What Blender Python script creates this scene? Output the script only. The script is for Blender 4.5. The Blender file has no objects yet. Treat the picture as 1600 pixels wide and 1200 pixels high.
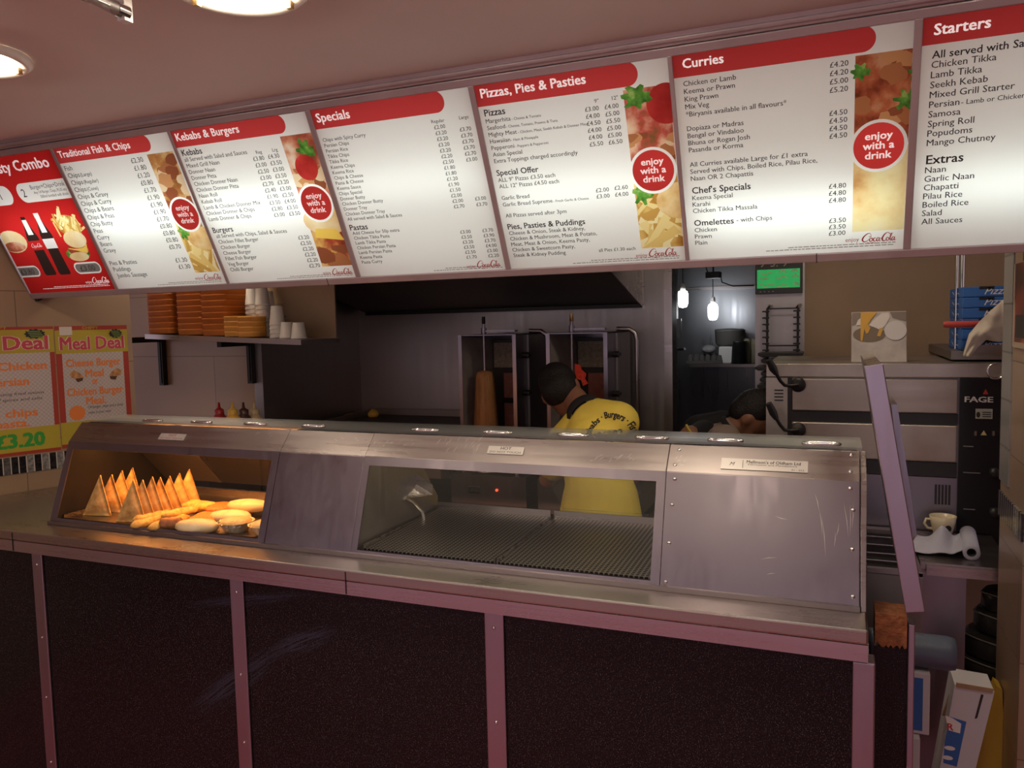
import bpy, bmesh, math, random
from mathutils import Vector, Matrix, noise as mnoise
from mathutils.geometry import delaunay_2d_cdt, tessellate_polygon
C = bpy.context.scene.collection
S = bpy.context.scene
R = math.radians
rnd = random.Random(7)

# ---------------------------------------------------------------- camera
F_PX = 1230.92                      # focal length in pixels of the 1600 px wide frame
YAW, PITCH, ROLL = -0.39208563, 0.07766348, -0.0228436
EYE = Vector((0, 0, 1.60))
cy, sy, cp, sp, cr, sr = (math.cos(YAW), math.sin(YAW), math.cos(PITCH), math.sin(PITCH), math.cos(ROLL), math.sin(ROLL))
FWD = Vector((sy*cp, cy*cp, -sp)); _r = Vector((cy, -sy, 0)); _u = _r.cross(FWD)
RGT = cr*_r + sr*_u; UPV = -sr*_r + cr*_u
cam = bpy.data.cameras.new('camera'); cam.sensor_width = 36; cam.lens = F_PX/1600*36; cam.clip_start = 0.02
co = bpy.data.objects.new('camera', cam); C.objects.link(co)
co.matrix_world = Matrix(((RGT.x, UPV.x, -FWD.x, EYE.x), (RGT.y, UPV.y, -FWD.y, EYE.y), (RGT.z, UPV.z, -FWD.z, EYE.z), (0, 0, 0, 1)))
S.camera = co
# ---------------------------------------------------------------- world: daylight through the open shop front behind the camera
w = bpy.data.worlds.new('daylight'); S.world = w; w.use_nodes = True
_wn = w.node_tree.nodes; _bg = _wn['Background']
_bg.inputs[0].default_value = (0.82, 0.68, 0.76, 1); _bg.inputs[1].default_value = 0.62
# ---------------------------------------------------------------- exposure
S.view_settings.view_transform = 'Standard'; S.view_settings.look = 'None'
S.view_settings.gamma = 1; S.view_settings.use_curve_mapping = False
S.view_settings.exposure = 0.36

# ---------------------------------------------------------------- measuring helpers: a sight line met with a known plane
def ray(x, y): return FWD + RGT*((x-800)/F_PX) - UPV*((y-600)/F_PX)
def on_plane(x, y, p, n):
    d = ray(x, y); n = Vector(n); return EYE + d*((Vector(p)-EYE).dot(n)/d.dot(n))
def on_y(x, y, Y): return on_plane(x, y, (0, Y, 0), (0, 1, 0))
def on_z(x, y, Z): return on_plane(x, y, (0, 0, Z), (0, 0, 1))
def on_x(x, y, X): return on_plane(x, y, (X, 0, 0), (1, 0, 0))

# ---------------------------------------------------------------- materials
def new_mat(name):
    m = bpy.data.materials.new(name); m.use_nodes = True
    nt = m.node_tree; return m, nt, nt.nodes['Principled BSDF']
def N(nt, kind, **kw):
    n = nt.nodes.new(kind)
    for k, v in kw.items(): setattr(n, k, v)
    return n
def coords(nt, scale=(1, 1, 1), rot=(0, 0, 0)):
    t = N(nt, 'ShaderNodeTexCoord'); mp = N(nt, 'ShaderNodeMapping'); mp.inputs['Scale'].default_value = scale
    mp.inputs['Rotation'].default_value = rot
    nt.links.new(t.outputs['Object'], mp.inputs[0]); return mp.outputs[0]
def ramp(nt, fac, stops):
    r = N(nt, 'ShaderNodeValToRGB'); e = r.color_ramp.elements
    while len(e) < len(stops): e.new(0.5)
    for i, (p, c) in enumerate(stops): e[i].position = p; e[i].color = (*c, 1) if len(c) == 3 else c
    nt.links.new(fac, r.inputs[0]); return r.outputs[0]
def plain(name, col, rough=.5, metal=0.0, var=.0, vs=8, bump=0.0, bs=60, spec=.5, emit=None, es=0, sub=0):
    m, nt, b = new_mat(name)
    b.inputs['Base Color'].default_value = (*col, 1); b.inputs['Roughness'].default_value = rough
    b.inputs['Metallic'].default_value = metal; b.inputs['Specular IOR Level'].default_value = spec
    if emit: b.inputs['Emission Color'].default_value = (*emit, 1); b.inputs['Emission Strength'].default_value = es
    if var:
        v = coords(nt); nz = N(nt, 'ShaderNodeTexNoise'); nz.inputs['Scale'].default_value = vs; nz.inputs['Detail'].default_value = 5
        nt.links.new(v, nz.inputs['Vector'])
        lo = tuple(max(0, c*(1-var)) for c in col); hi = tuple(min(1, c*(1+var)) for c in col)
        nt.links.new(ramp(nt, nz.outputs[0], [(.3, lo), (.7, hi)]), b.inputs['Base Color'])
    if bump:
        v = coords(nt); nz = N(nt, 'ShaderNodeTexNoise'); nz.inputs['Scale'].default_value = bs; nz.inputs['Detail'].default_value = 4
        nt.links.new(v, nz.inputs['Vector']); bp = N(nt, 'ShaderNodeBump'); bp.inputs['Strength'].default_value = bump
        bp.inputs['Distance'].default_value = .01
        nt.links.new(nz.outputs[0], bp.inputs['Height']); nt.links.new(bp.outputs[0], b.inputs['Normal'])
    return m
def steel(name, col=(.55, .53, .53), r0=.2, r1=.42, stretch=(2, 60, 60), smudge=3, bump=.02, stain=None):
    m, nt, b = new_mat(name)
    b.inputs['Metallic'].default_value = 1; b.inputs['Base Color'].default_value = (*col, 1)
    n1 = N(nt, 'ShaderNodeTexNoise'); n1.inputs['Scale'].default_value = 1; n1.inputs['Detail'].default_value = 6
    nt.links.new(coords(nt, stretch), n1.inputs['Vector'])
    n2 = N(nt, 'ShaderNodeTexNoise'); n2.inputs['Scale'].default_value = smudge; n2.inputs['Detail'].default_value = 5
    nt.links.new(coords(nt), n2.inputs['Vector'])
    a = N(nt, 'ShaderNodeMath', operation='MULTIPLY_ADD'); a.inputs[1].default_value = .5
    nt.links.new(n1.outputs[0], a.inputs[0])
    h = N(nt, 'ShaderNodeMath', operation='MULTIPLY'); h.inputs[1].default_value = .5
    nt.links.new(n2.outputs[0], h.inputs[0]); nt.links.new(h.outputs[0], a.inputs[2])
    mr = N(nt, 'ShaderNodeMapRange'); mr.inputs[1].default_value = .3; mr.inputs[2].default_value = .7
    mr.inputs[3].default_value = r0; mr.inputs[4].default_value = r1
    nt.links.new(a.outputs[0], mr.inputs[0]); nt.links.new(mr.outputs[0], b.inputs['Roughness'])
    bp = N(nt, 'ShaderNodeBump'); bp.inputs['Strength'].default_value = bump; bp.inputs['Distance'].default_value = .002
    nt.links.new(n1.outputs[0], bp.inputs['Height']); nt.links.new(bp.outputs[0], b.inputs['Normal'])
    if stain:
        n3 = N(nt, 'ShaderNodeTexNoise'); n3.inputs['Scale'].default_value = 2.2; n3.inputs['Detail'].default_value = 8
        nt.links.new(coords(nt), n3.inputs['Vector'])
        nt.links.new(ramp(nt, n3.outputs[0], [(.42, col), (.68, stain)]), b.inputs['Base Color'])
    return m
def glow(name, col, st):
    m, nt, b = new_mat(name); nt.nodes.remove(b)
    e = N(nt, 'ShaderNodeEmission'); e.inputs[0].default_value = (*col, 1); e.inputs[1].default_value = st
    nt.links.new(e.outputs[0], nt.nodes['Material Output'].inputs[0]); return m
def clear(name, tint=(.9, .92, .92), refl=.08, rough=.02, edge=.5):
    m, nt, b = new_mat(name); nt.nodes.remove(b)
    t = N(nt, 'ShaderNodeBsdfTransparent'); t.inputs[0].default_value = (*tint, 1)
    g = N(nt, 'ShaderNodeBsdfGlossy'); g.inputs['Roughness'].default_value = rough
    lw = N(nt, 'ShaderNodeLayerWeight'); lw.inputs[0].default_value = .5
    pw = N(nt, 'ShaderNodeMath', operation='POWER'); pw.inputs[1].default_value = 4
    nt.links.new(lw.outputs['Facing'], pw.inputs[0])
    mr = N(nt, 'ShaderNodeMapRange'); mr.inputs[3].default_value = refl; mr.inputs[4].default_value = edge
    mx = N(nt, 'ShaderNodeMixShader')
    nt.links.new(pw.outputs[0], mr.inputs[0]); nt.links.new(mr.outputs[0], mx.inputs[0])
    nt.links.new(t.outputs[0], mx.inputs[1]); nt.links.new(g.outputs[0], mx.inputs[2])
    nt.links.new(mx.outputs[0], nt.nodes['Material Output'].inputs[0]); return m
def backlit(name, col, stops=None, scale=30, vor=False, stretch=(1, 1, 1)):
    """a translucent printed sheet, lit by the tubes behind it"""
    m, nt, b = new_mat(name); nt.nodes.remove(b)
    t = N(nt, 'ShaderNodeBsdfTranslucent'); d = N(nt, 'ShaderNodeBsdfDiffuse'); g = N(nt, 'ShaderNodeBsdfGlossy')
    g.inputs['Roughness'].default_value = .12
    for s in (t, d): s.inputs[0].default_value = (*col, 1)
    if stops:
        nz = N(nt, 'ShaderNodeTexVoronoi' if vor else 'ShaderNodeTexNoise'); nz.inputs['Scale'].default_value = scale
        v = coords(nt, stretch)
        n0 = N(nt, 'ShaderNodeTexNoise'); n0.inputs['Scale'].default_value = scale*.5; n0.inputs['Detail'].default_value = 3
        nt.links.new(v, n0.inputs['Vector'])
        if vor:
            ad = N(nt, 'ShaderNodeVectorMath', operation='MULTIPLY_ADD'); ad.inputs[1].default_value = (.03, .03, .03)
            nt.links.new(n0.outputs['Color'], ad.inputs[0]); nt.links.new(v, ad.inputs[2]); nt.links.new(ad.outputs[0], nz.inputs['Vector'])
            c = ramp(nt, nz.outputs['Distance'], stops)
        else:
            nz.inputs['Detail'].default_value = 6; nt.links.new(v, nz.inputs['Vector']); c = ramp(nt, nz.outputs[0], stops)
        nt.links.new(c, t.inputs[0]); nt.links.new(c, d.inputs[0])
    m1 = N(nt, 'ShaderNodeMixShader'); m1.inputs[0].default_value = .62
    nt.links.new(d.outputs[0], m1.inputs[1]); nt.links.new(t.outputs[0], m1.inputs[2])
    m2 = N(nt, 'ShaderNodeMixShader'); m2.inputs[0].default_value = .035
    nt.links.new(m1.outputs[0], m2.inputs[1]); nt.links.new(g.outputs[0], m2.inputs[2])
    nt.links.new(m2.outputs[0], nt.nodes['Material Output'].inputs[0]); return m

# ---------------------------------------------------------------- geometry helpers
BASE = {}                            # object name -> world point its mesh is stored relative to
def tag(o, label=None, cat=None, group=None, kind=None):
    if label: o['label'] = label
    if cat: o['category'] = cat
    if group: o['group'] = group
    if kind: o['kind'] = kind
    return o
def thing(name, label, cat, loc=(0, 0, 0), group=None, rot=(0, 0, 0)):
    o = bpy.data.objects.new(name, None); C.objects.link(o); o.empty_display_size = .05
    o.location = loc; o.rotation_euler = rot; BASE[o.name] = Vector(loc); return tag(o, label, cat, group)
class G:
    """collects shapes (world coordinates) and becomes ONE mesh object"""
    def __init__(s): s.v = []; s.f = []; s.mi = []; s.cur = 0; s.sm = []; s.cut = []
    def add(s, vs, fs, smooth=False):
        k = len(s.v); s.v += [Vector(p) for p in vs]; s.f += [tuple(i+k for i in f) for f in fs]
        s.mi += [s.cur]*len(fs); s.sm += [smooth]*len(fs); return s
    def par(s, o, a, b, c):          # parallelepiped
        o, a, b, c = Vector(o), Vector(a), Vector(b), Vector(c)
        if a.cross(b).dot(c) < 0: a, b = b, a
        return s.add([o, o+a, o+a+b, o+b, o+c, o+a+c, o+a+b+c, o+b+c],
                     [(0, 3, 2, 1), (4, 5, 6, 7), (0, 1, 5, 4), (1, 2, 6, 5), (2, 3, 7, 6), (3, 0, 4, 7)])
    def box(s, x0, x1, y0, y1, z0, z1): return s.par((x0, y0, z0), (x1-x0, 0, 0), (0, y1-y0, 0), (0, 0, z1-z0))
    def prism(s, pts, vec):
        pts = [Vector(p) for p in pts]; vec = Vector(vec); n = len(pts)
        nn = sum(((pts[i]-pts[0]).cross(pts[(i+1) % n]-pts[0]) for i in range(n)), Vector())
        if nn.dot(vec) > 0: pts = pts[::-1]
        return s.add(pts+[p+vec for p in pts], [tuple(range(n)), tuple(range(2*n-1, n-1, -1))] +
                     [(i, i+n, (i+1) % n+n, (i+1) % n) for i in range(n)])
    def poly(s, pts): return s.add(pts, [tuple(range(len(pts)))])
    def tube(s, path, r, seg=10, caps=True):
        path = [Vector(p) for p in path]; n = len(path); rs = r if isinstance(r, (list, tuple)) else [r]*n
        vs = []; up = None
        for i, p in enumerate(path):
            d = ((path[min(i+1, n-1)]-path[max(i-1, 0)])).normalized()
            if up is None: up = Vector((0, 0, 1)) if abs(d.z) < .9 else Vector((1, 0, 0))
            a = d.cross(up).normalized(); up = a.cross(d).normalized()
            vs += [p+(a*math.cos(2*math.pi*k/seg)+up*math.sin(2*math.pi*k/seg))*rs[i] for k in range(seg)]
        fs = [(i*seg+k, i*seg+(k+1) % seg, (i+1)*seg+(k+1) % seg, (i+1)*seg+k) for i in range(n-1) for k in range(seg)]
        s.add(vs, fs, True)
        if caps: s.add(vs[:seg], [tuple(range(seg-1, -1, -1))]); s.add(vs[-seg:], [tuple(range(seg))])
        return s
    def lathe(s, prof, c, seg=24, axis=(0, 0, 1)):
        c = Vector(c); ax = Vector(axis).normalized(); a = ax.orthogonal().normalized(); b = ax.cross(a)
        vs = [c+ax*h+(a*math.cos(2*math.pi*k/seg)+b*math.sin(2*math.pi*k/seg))*max(r, 1e-5) for r, h in prof for k in range(seg)]
        n = len(prof)
        return s.add(vs, [(i*seg+k, i*seg+(k+1) % seg, (i+1)*seg+(k+1) % seg, (i+1)*seg+k) for i in range(n-1) for k in range(seg)], True)
    def ball(s, c, r, seg=16, rings=10):
        r = r if isinstance(r, (list, tuple)) else (r, r, r); c = Vector(c)
        vs = [c+Vector((r[0]*math.sin(math.pi*i/rings)*math.cos(2*math.pi*k/seg), r[1]*math.sin(math.pi*i/rings)*math.sin(2*math.pi*k/seg),
                        r[2]*math.cos(math.pi*i/rings))) for i in range(rings+1) for k in range(seg)]
        return s.add(vs, [(i*seg+k, (i+1)*seg+k, (i+1)*seg+(k+1) % seg, i*seg+(k+1) % seg) for i in range(rings) for k in range(seg)], True)
def obj(name, g, m, parent=None, bevel=0, sub=0, weld=False):
    me = bpy.data.meshes.new(name)
    if parent is not None: base = BASE[parent.name]
    else:
        xs = [p.x for p in g.v]; ys = [p.y for p in g.v]; zs = [p.z for p in g.v]
        base = Vector(((min(xs)+max(xs))/2, (min(ys)+max(ys))/2, min(zs)))
    me.from_pydata([p-base for p in g.v], [], g.f); me.update()
    for mm in (m if isinstance(m, (list, tuple)) else [m]): me.materials.append(mm)
    me.polygons.foreach_set('material_index', g.mi); me.polygons.foreach_set('use_smooth', g.sm)
    if weld or bevel or sub:
        bm = bmesh.new(); bm.from_mesh(me); bmesh.ops.remove_doubles(bm, verts=bm.verts, dist=1e-5); bm.to_mesh(me); bm.free()
    o = bpy.data.objects.new(name, me); C.objects.link(o); BASE[o.name] = base
    if parent is not None: o.parent = parent
    else: o.location = base
    if bevel:
        b = o.modifiers.new('bevel', 'BEVEL'); b.width = bevel; b.segments = 2; b.limit_method = 'ANGLE'
    if sub:
        b = o.modifiers.new('sub', 'SUBSURF'); b.levels = b.render_levels = sub
    return o
def struct(name, g, m, **k): return tag(obj(name, g, m, **k), kind='structure')
def children(o): return [c for c in bpy.data.objects if c.parent == o]
def dup(root, loc, rot=None, label=None, group=None, scale=None):
    kids = {}
    for c in bpy.data.objects:
        if c.parent: kids.setdefault(c.parent.name, []).append(c)
    def cp(o, par):
        c = o.copy(); C.objects.link(c); BASE[c.name] = BASE[o.name]
        if par is not None: c.parent = par
        for k in kids.get(o.name, []): cp(k, c)
        return c
    r = cp(root, None); r.location = loc
    if rot is not None: r.rotation_euler = rot
    if scale is not None: r.scale = scale
    if label: r['label'] = label
    if group: r['group'] = group
    return r

# ---------------------------------------------------------------- lettering (Blender's built-in font, turned into mesh)
_fc = {}
_fcur = bpy.data.curves.new('lettering', 'FONT'); _fcur.resolution_u = 2
_fob = bpy.data.objects.new('lettering', _fcur)
def glyphs(txt, bold=0.0, shear=0.0):
    k = (txt, bold, shear)
    if k not in _fc:
        _fcur.body = txt; _fcur.shear = shear
        me = bpy.data.meshes.new_from_object(_fob)
        v0 = [tuple(v.co) for v in me.vertices]; f0 = [tuple(p.vertices) for p in me.polygons]; vs = []; fs = []
        for kz, (dx, dy) in enumerate([(0, 0)] if not bold else [(-bold, 0), (bold, 0)] if bold < .012 else [(-bold, -bold*.6), (bold, -bold*.6), (-bold, bold*.6), (bold, bold*.6)]):
            q = len(vs); vs += [(v[0]+dx, v[1]+dy, kz*.0007) for v in v0]; fs += [tuple(i+q for i in f) for f in f0]
        bpy.data.meshes.remove(me)
        x0 = min(v[0] for v in vs); x1 = max(v[0] for v in vs)
        _fc[k] = ([(v[0]-x0, v[1], v[2]) for v in vs], fs, x1-x0)
    return _fc[k]
def write(g, txt, p, u, v, size, sx=1.0, align='L', bold=0.0, shear=0.0, width=None, warp=None):
    """txt on the plane (u right, v up); p = baseline start (L), end (R) or middle (C)"""
    vs, fs, wd = glyphs(txt, bold, shear); u = Vector(u); v = Vector(v); p = Vector(p)
    if width: sx = width/(wd*size)
    off = {'L': 0, 'R': -wd, 'C': -wd/2}[align]
    n = u.cross(v).normalized()*size
    if warp: g.add([warp((a+off)*size*sx, b*size)+n*c for a, b, c in vs], fs)
    else: g.add([p+u*((a+off)*size*sx)+v*(b*size)+n*c for a, b, c in vs], fs)
    return g
def nat(txt, bold=0.0): return glyphs(txt, bold)[2]
def ribbon(g, pts, ws, p, u, v, sc):
    """brush stroke through pts (2-D) with widths ws, smoothed"""
    P = [Vector(q).to_2d() for q in pts]; n = len(P); out = []
    for i in range(n-1):
        a, b, c, d = P[max(i-1, 0)], P[i], P[i+1], P[min(i+2, n-1)]
        for k in range(6):
            t = k/6; out.append((.5*((2*b)+(c-a)*t+(2*a-5*b+4*c-d)*t*t+(3*b-a-3*c+d)*t**3), ws[i]*(1-t)+ws[i+1]*t))
    out.append((P[-1], ws[-1])); vs = []
    for i, (q, wd) in enumerate(out):
        d = (out[min(i+1, len(out)-1)][0]-out[max(i-1, 0)][0]); d = d.normalized() if d.length > 1e-9 else Vector((1, 0))
        nrm = Vector((-d.y, d.x))*wd/2
        vs += [q+nrm, q-nrm]
    p, u, v = Vector(p), Vector(u), Vector(v)
    g.add([p+u*(a.x*sc)+v*(a.y*sc) for a in vs], [(2*i+1, 2*i+3, 2*i+2, 2*i) for i in range(len(out)-1)])
SCRIPT = [  # flowing two-word drinks logo, height about 1, width about 3.4
    ([(.98, .78), (.86, .99), (.55, .92), (.2, .55), (.1, .2), (.3, .0), (.6, .1), (.82, .34)], [.03, .06, .1, .15, .16, .12, .07, .03]),
    ([(.98, .78), (.98, .6), (.84, .55), (.78, .68)], [.03, .09, .06, .03]),
    ([(1.02, .42), (.85, .3), (.86, .06), (1.04, .03), (1.16, .25), (1.02, .42), (1.25, .36)], [.09, .1, .11, .08, .1, .07, .03]),
    ([(1.5, .36), (1.36, .42), (1.24, .2), (1.33, .02), (1.52, .1), (1.6, .2)], [.05, .08, .12, .1, .05, .03]),
    ([(1.84, .36), (1.7, .43), (1.57, .2), (1.64, .02), (1.8, .16), (1.88, .42), (1.83, .1), (1.93, .04), (2.02, .16)], [.05, .08, .12, .1, .06, .1, .1, .07, .03]),
    ([(1.98, .3), (2.14, .36)], [.08, .08]),
    ([(3.25, .92), (2.95, .82), (2.7, 1.0), (2.4, .8), (2.18, .4), (2.2, .08), (2.42, .02), (2.62, .2)], [.03, .08, .06, .13, .16, .15, .09, .03]),
    ([(2.72, .42), (2.58, .3), (2.6, .06), (2.75, .04), (2.86, .25), (2.72, .42)], [.08, .1, .1, .08, .1, .08]),
    ([(2.9, .2), (3.12, .7), (3.08, .86), (2.98, .6), (2.98, .1), (3.06, .04), (3.12, .12)], [.03, .07, .08, .1, .11, .07, .03]),
    ([(3.38, .36), (3.24, .43), (3.13, .2), (3.2, .02), (3.34, .16), (3.42, .42), (3.38, .1), (3.46, .04), (3.56, .16)], [.05, .08, .12, .1, .06, .1, .1, .07, .03]),
    ([(.55, -.02), (.8, -.2), (1.2, -.14), (1.5, -.2)], [.02, .07, .06, .02]),
]
def script_logo(g, p, u, v, width):
    sc = width/3.45
    for pts, ws in SCRIPT: ribbon(g, pts, ws, p, u, v, sc)
# ================================================================ materials used all over
M = {}
M['steel'] = steel('brushed_steel', col=(.4, .365, .36), r0=.22, r1=.38)
M['steel_smudge'] = steel('smudged_steel', col=(.27, .245, .285), r0=.26, r1=.42, stretch=(60, 60, 2), smudge=4)
M['steel_top'] = steel('worktop_steel', col=(.46, .42, .39), r0=.25, r1=.34, stretch=(.5, 160, 160), smudge=5, bump=.012)
M['steel_dark'] = steel('greasy_dark_steel', col=(.3, .28, .275), r0=.36, r1=.55, stretch=(60, 60, 1.5), smudge=2)
M['steel_wall'] = steel('wall_sheet_steel', col=(.38, .36, .36), r0=.34, r1=.52, stretch=(40, 40, 1), smudge=1.5, bump=.008)
M['steel_warm'] = steel('grimy_oven_steel', col=(.5, .46, .42), r0=.34, r1=.55, stretch=(2, 40, 40), smudge=5, stain=(.22, .17, .13))
M['chrome'] = plain('chrome', (.7, .7, .7), .15, 1)
M['iron'] = plain('black_iron', (.03, .028, .028), .45, .6)
M['black'] = plain('black_plastic', (.018, .018, .02), .4)
M['white'] = plain('white_plastic', (.75, .73, .7), .45)
M['glass'] = clear('display_glass', (.95, .96, .95), .012, .3)
M['glass_tip'] = clear('top_glass', (.88, .9, .89), .05, .4)
M['chip'] = plain('chipboard', (.33, .12, .05), .9, var=.35, vs=60, bump=.5, bs=120)
M['card'] = plain('cardboard', (.35, .23, .13), .85, var=.12, vs=30)
M['box_white'] = plain('printed_white_card', (.6, .58, .62), .7)
M['box_blue'] = plain('printed_blue_card', (.03, .13, .42), .6)
M['red_ink'] = plain('red_ink', (.45, .03, .03), .6)
M['white_ink'] = plain('white_ink', (.8, .78, .76), .6)
M['black_ink'] = plain('black_ink', (.012, .012, .016), .6)
M['brass'] = plain('brass', (.5, .32, .12), .35, 1)

def tile_mat(name, c1, c2, mortar, bw=.6, rh=.3, ms=.0018, rough=.28, zoff=0.03, xoff=.1, off=.5):
    m, nt, b = new_mat(name)
    t = N(nt, 'ShaderNodeTexCoord'); s = N(nt, 'ShaderNodeSeparateXYZ'); c = N(nt, 'ShaderNodeCombineXYZ')
    nt.links.new(t.outputs['Object'], s.inputs[0])
    ax = N(nt, 'ShaderNodeMath', operation='ADD'); ax.inputs[1].default_value = xoff
    az = N(nt, 'ShaderNodeMath', operation='ADD'); az.inputs[1].default_value = zoff
    sx = N(nt, 'ShaderNodeMath', operation='ADD')
    nt.links.new(s.outputs[0], sx.inputs[0]); nt.links.new(s.outputs[1], sx.inputs[1])
    nt.links.new(sx.outputs[0], ax.inputs[0]); nt.links.new(s.outputs[2], az.inputs[0])
    nt.links.new(ax.outputs[0], c.inputs[0]); nt.links.new(az.outputs[0], c.inputs[1])
    br = N(nt, 'ShaderNodeTexBrick'); br.offset = off
    br.inputs['Scale'].default_value = 1; br.inputs['Brick Width'].default_value = bw; br.inputs['Row Height'].default_value = rh
    br.inputs['Mortar Size'].default_value = ms; br.inputs['Mortar Smooth'].default_value = .2
    br.inputs['Color1'].default_value = (*c1, 1); br.inputs['Color2'].default_value = (*c2, 1); br.inputs['Mortar'].default_value = (*mortar, 1)
    nt.links.new(c.outputs[0], br.inputs['Vector']); nt.links.new(br.outputs['Color'], b.inputs['Base Color'])
    b.inputs['Roughness'].default_value = rough
    bp = N(nt, 'ShaderNodeBump'); bp.inputs['Strength'].default_value = .4; bp.inputs['Distance'].default_value = .002; bp.invert = True
    nt.links.new(br.outputs['Fac'], bp.inputs['Height']); nt.links.new(bp.outputs[0], b.inputs['Normal'])
    return m
def mosaic_mat(name, pitch=.0275):
    m, nt, b = new_mat(name)
    t = N(nt, 'ShaderNodeTexCoord'); s = N(nt, 'ShaderNodeSeparateXYZ'); nt.links.new(t.outputs['Object'], s.inputs[0])
    d = N(nt, 'ShaderNodeMath', operation='DIVIDE'); d.inputs[1].default_value = pitch
    sm = N(nt, 'ShaderNodeMath', operation='ADD')
    nt.links.new(s.outputs[0], d.inputs[0])
    fl = N(nt, 'ShaderNodeMath', operation='FLOOR'); fr = N(nt, 'ShaderNodeMath', operation='FRACT')
    nt.links.new(d.outputs[0], fl.inputs[0]); nt.links.new(d.outputs[0], fr.inputs[0])
    wn = N(nt, 'ShaderNodeTexWhiteNoise', noise_dimensions='1D'); nt.links.new(fl.outputs[0], wn.inputs['W'])
    rp = N(nt, 'ShaderNodeValToRGB'); rp.color_ramp.interpolation = 'CONSTANT'
    e = rp.color_ramp.elements; e[0].color = (.02, .017, .018, 1); e[1].position = .6; e[1].color = (.1, .09, .085, 1)
    x = e.new(.75); x.color = (.2, .19, .18, 1)
    nt.links.new(wn.outputs[0], rp.inputs[0])
    nz = N(nt, 'ShaderNodeTexNoise'); nz.inputs['Scale'].default_value = 90; nt.links.new(t.outputs['Object'], nz.inputs['Vector'])
    mm = N(nt, 'ShaderNodeMix', data_type='RGBA', blend_type='MULTIPLY'); mm.inputs[0].default_value = .8
    nt.links.new(rp.outputs[0], mm.inputs[6]); nt.links.new(ramp(nt, nz.outputs[0], [(.35, (.5, .5, .5)), (.65, (1.4, 1.4, 1.4))]), mm.inputs[7])
    lt = N(nt, 'ShaderNodeMath', operation='LESS_THAN'); lt.inputs[1].default_value = .13; nt.links.new(fr.outputs[0], lt.inputs[0])
    mx = N(nt, 'ShaderNodeMix', data_type='RGBA'); nt.links.new(lt.outputs[0], mx.inputs[0]); nt.links.new(mm.outputs[2], mx.inputs[6])
    mx.inputs[7].default_value = (.5, .46, .42, 1)
    nt.links.new(mx.outputs[2], b.inputs['Base Color']); b.inputs['Roughness'].default_value = .2
    return m
M['tile'] = tile_mat('beige_wall_tile', (.31, .21, .13), (.335, .23, .145), (.15, .1, .062))
M['tile_right'] = tile_mat('beige_wall_tile_large', (.31, .215, .145), (.345, .24, .16), (.17, .12, .085), .5, .25)
M['tile_grey'] = tile_mat('grey_edge_tile', (.25, .25, .25), (.27, .27, .265), (.16, .16, .155), 2, .13, .003)
M['mosaic'] = mosaic_mat('mosaic_border')
M['paint'] = plain('beige_wall_paint', (.33, .225, .14), .6, var=.12, vs=3, bump=.05, bs=20)
M['ceil'] = plain('ceiling_paint', (.68, .59, .565), .7, var=.04, vs=1.5, bump=.03, bs=4)
M['floor'] = plain('red_vinyl_floor', (.5, .13, .15), .35, var=.25, vs=5)
M['kitchen'] = steel('kitchen_wall_sheet', col=(.3, .31, .33), r0=.22, r1=.4, stretch=(30, 30, 1), smudge=1.2, bump=.015)

# ================================================================ room shell
CEIL = 2.28
Y2, YB = 3.0, 3.83                       # the tiled wall behind the bottles; the steel wall behind the grills
X2 = on_y(410, 600, Y2).x                # corner of the grill alcove
XJ = on_y(1050, 560, YB).x               # left side of the kitchen opening
XC = on_y(1180, 560, YB).x               # right side of the kitchen opening
XB = on_y(1257, 500, YB).x               # where sheet steel changes to painted wall
KN = Vector((-2.856, 2.562, 0)); AL = R(20)
def wall(name, p0, p1, z0, z1, th, m, kind='structure'):
    """local x runs along the wall, the thickness goes to local +y"""
    p0 = Vector((p0[0], p0[1], 0)); p1 = Vector((p1[0], p1[1], 0)); d = p1-p0
    g = G().box(0, d.length, 0, th, z0, z1); o = obj(name, g, m)
    rot = Matrix.Rotation(math.atan2(d.y, d.x), 4, 'Z'); o.matrix_world = Matrix.Translation(p0) @ rot @ Matrix.Translation(BASE[o.name])
    return tag(o, kind=kind)
struct('floor', G().box(-6, 3, -4, 6.6, -.1, 0), M['floor'])
struct('ceiling', G().box(-6, 3, -3.0, 6.6, CEIL, CEIL+.1), M['ceil'])
LW0 = KN - Vector((math.sin(AL), math.cos(AL), 0))*5.6
wall('wall_left', LW0, KN, 0, CEIL, .12, M['tile'])
wall('wall_back_left', (-3.6, Y2), (X2, Y2), 0, CEIL, .1, M['tile'])
wall('wall_alcove', (X2+.004, Y2-.001), (X2+.004, YB), 0, CEIL, .05, M['steel_dark'])
wall('wall_back', (X2-.05, YB), (XJ, YB), 0, CEIL, .1, M['steel_wall'])
wall('wall_back_centre', (XC, YB), (XB, YB), 0, CEIL, .1, M['steel_wall'])
wall('wall_back_right', (XB, YB), (1.4, YB), 0, CEIL, .1, M['paint'])
wall('wall_kitchen_back', (-2.6, 5.7), (1.2, 5.7), 0, CEIL, .1, M['kitchen'])
wall('wall_kitchen_left', (-2.2, YB+.1), (-2.2, 5.7), 0, CEIL, .1, M['kitchen'])
wall('wall_kitchen_right', (.6, 5.7), (.6, YB+.1), 0, CEIL, .1, M['kitchen'])
XR = .43
YR = on_x(1563, 770, XR).y
struct('wall_right', G().box(XR, 1.4, 2.245, YR, 0, 1.725).box(XR, 1.4, 2.335, YR, 1.725, CEIL), M['tile_right'])
struct('wall_right_front', G().box(2.0, 2.1, -3.0, 2.35, 0, CEIL), M['tile_right'])
struct('trim_5', G().box(1.4, 2.0, 2.34, 2.44, 0, CEIL), M['tile_right'])
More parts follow.
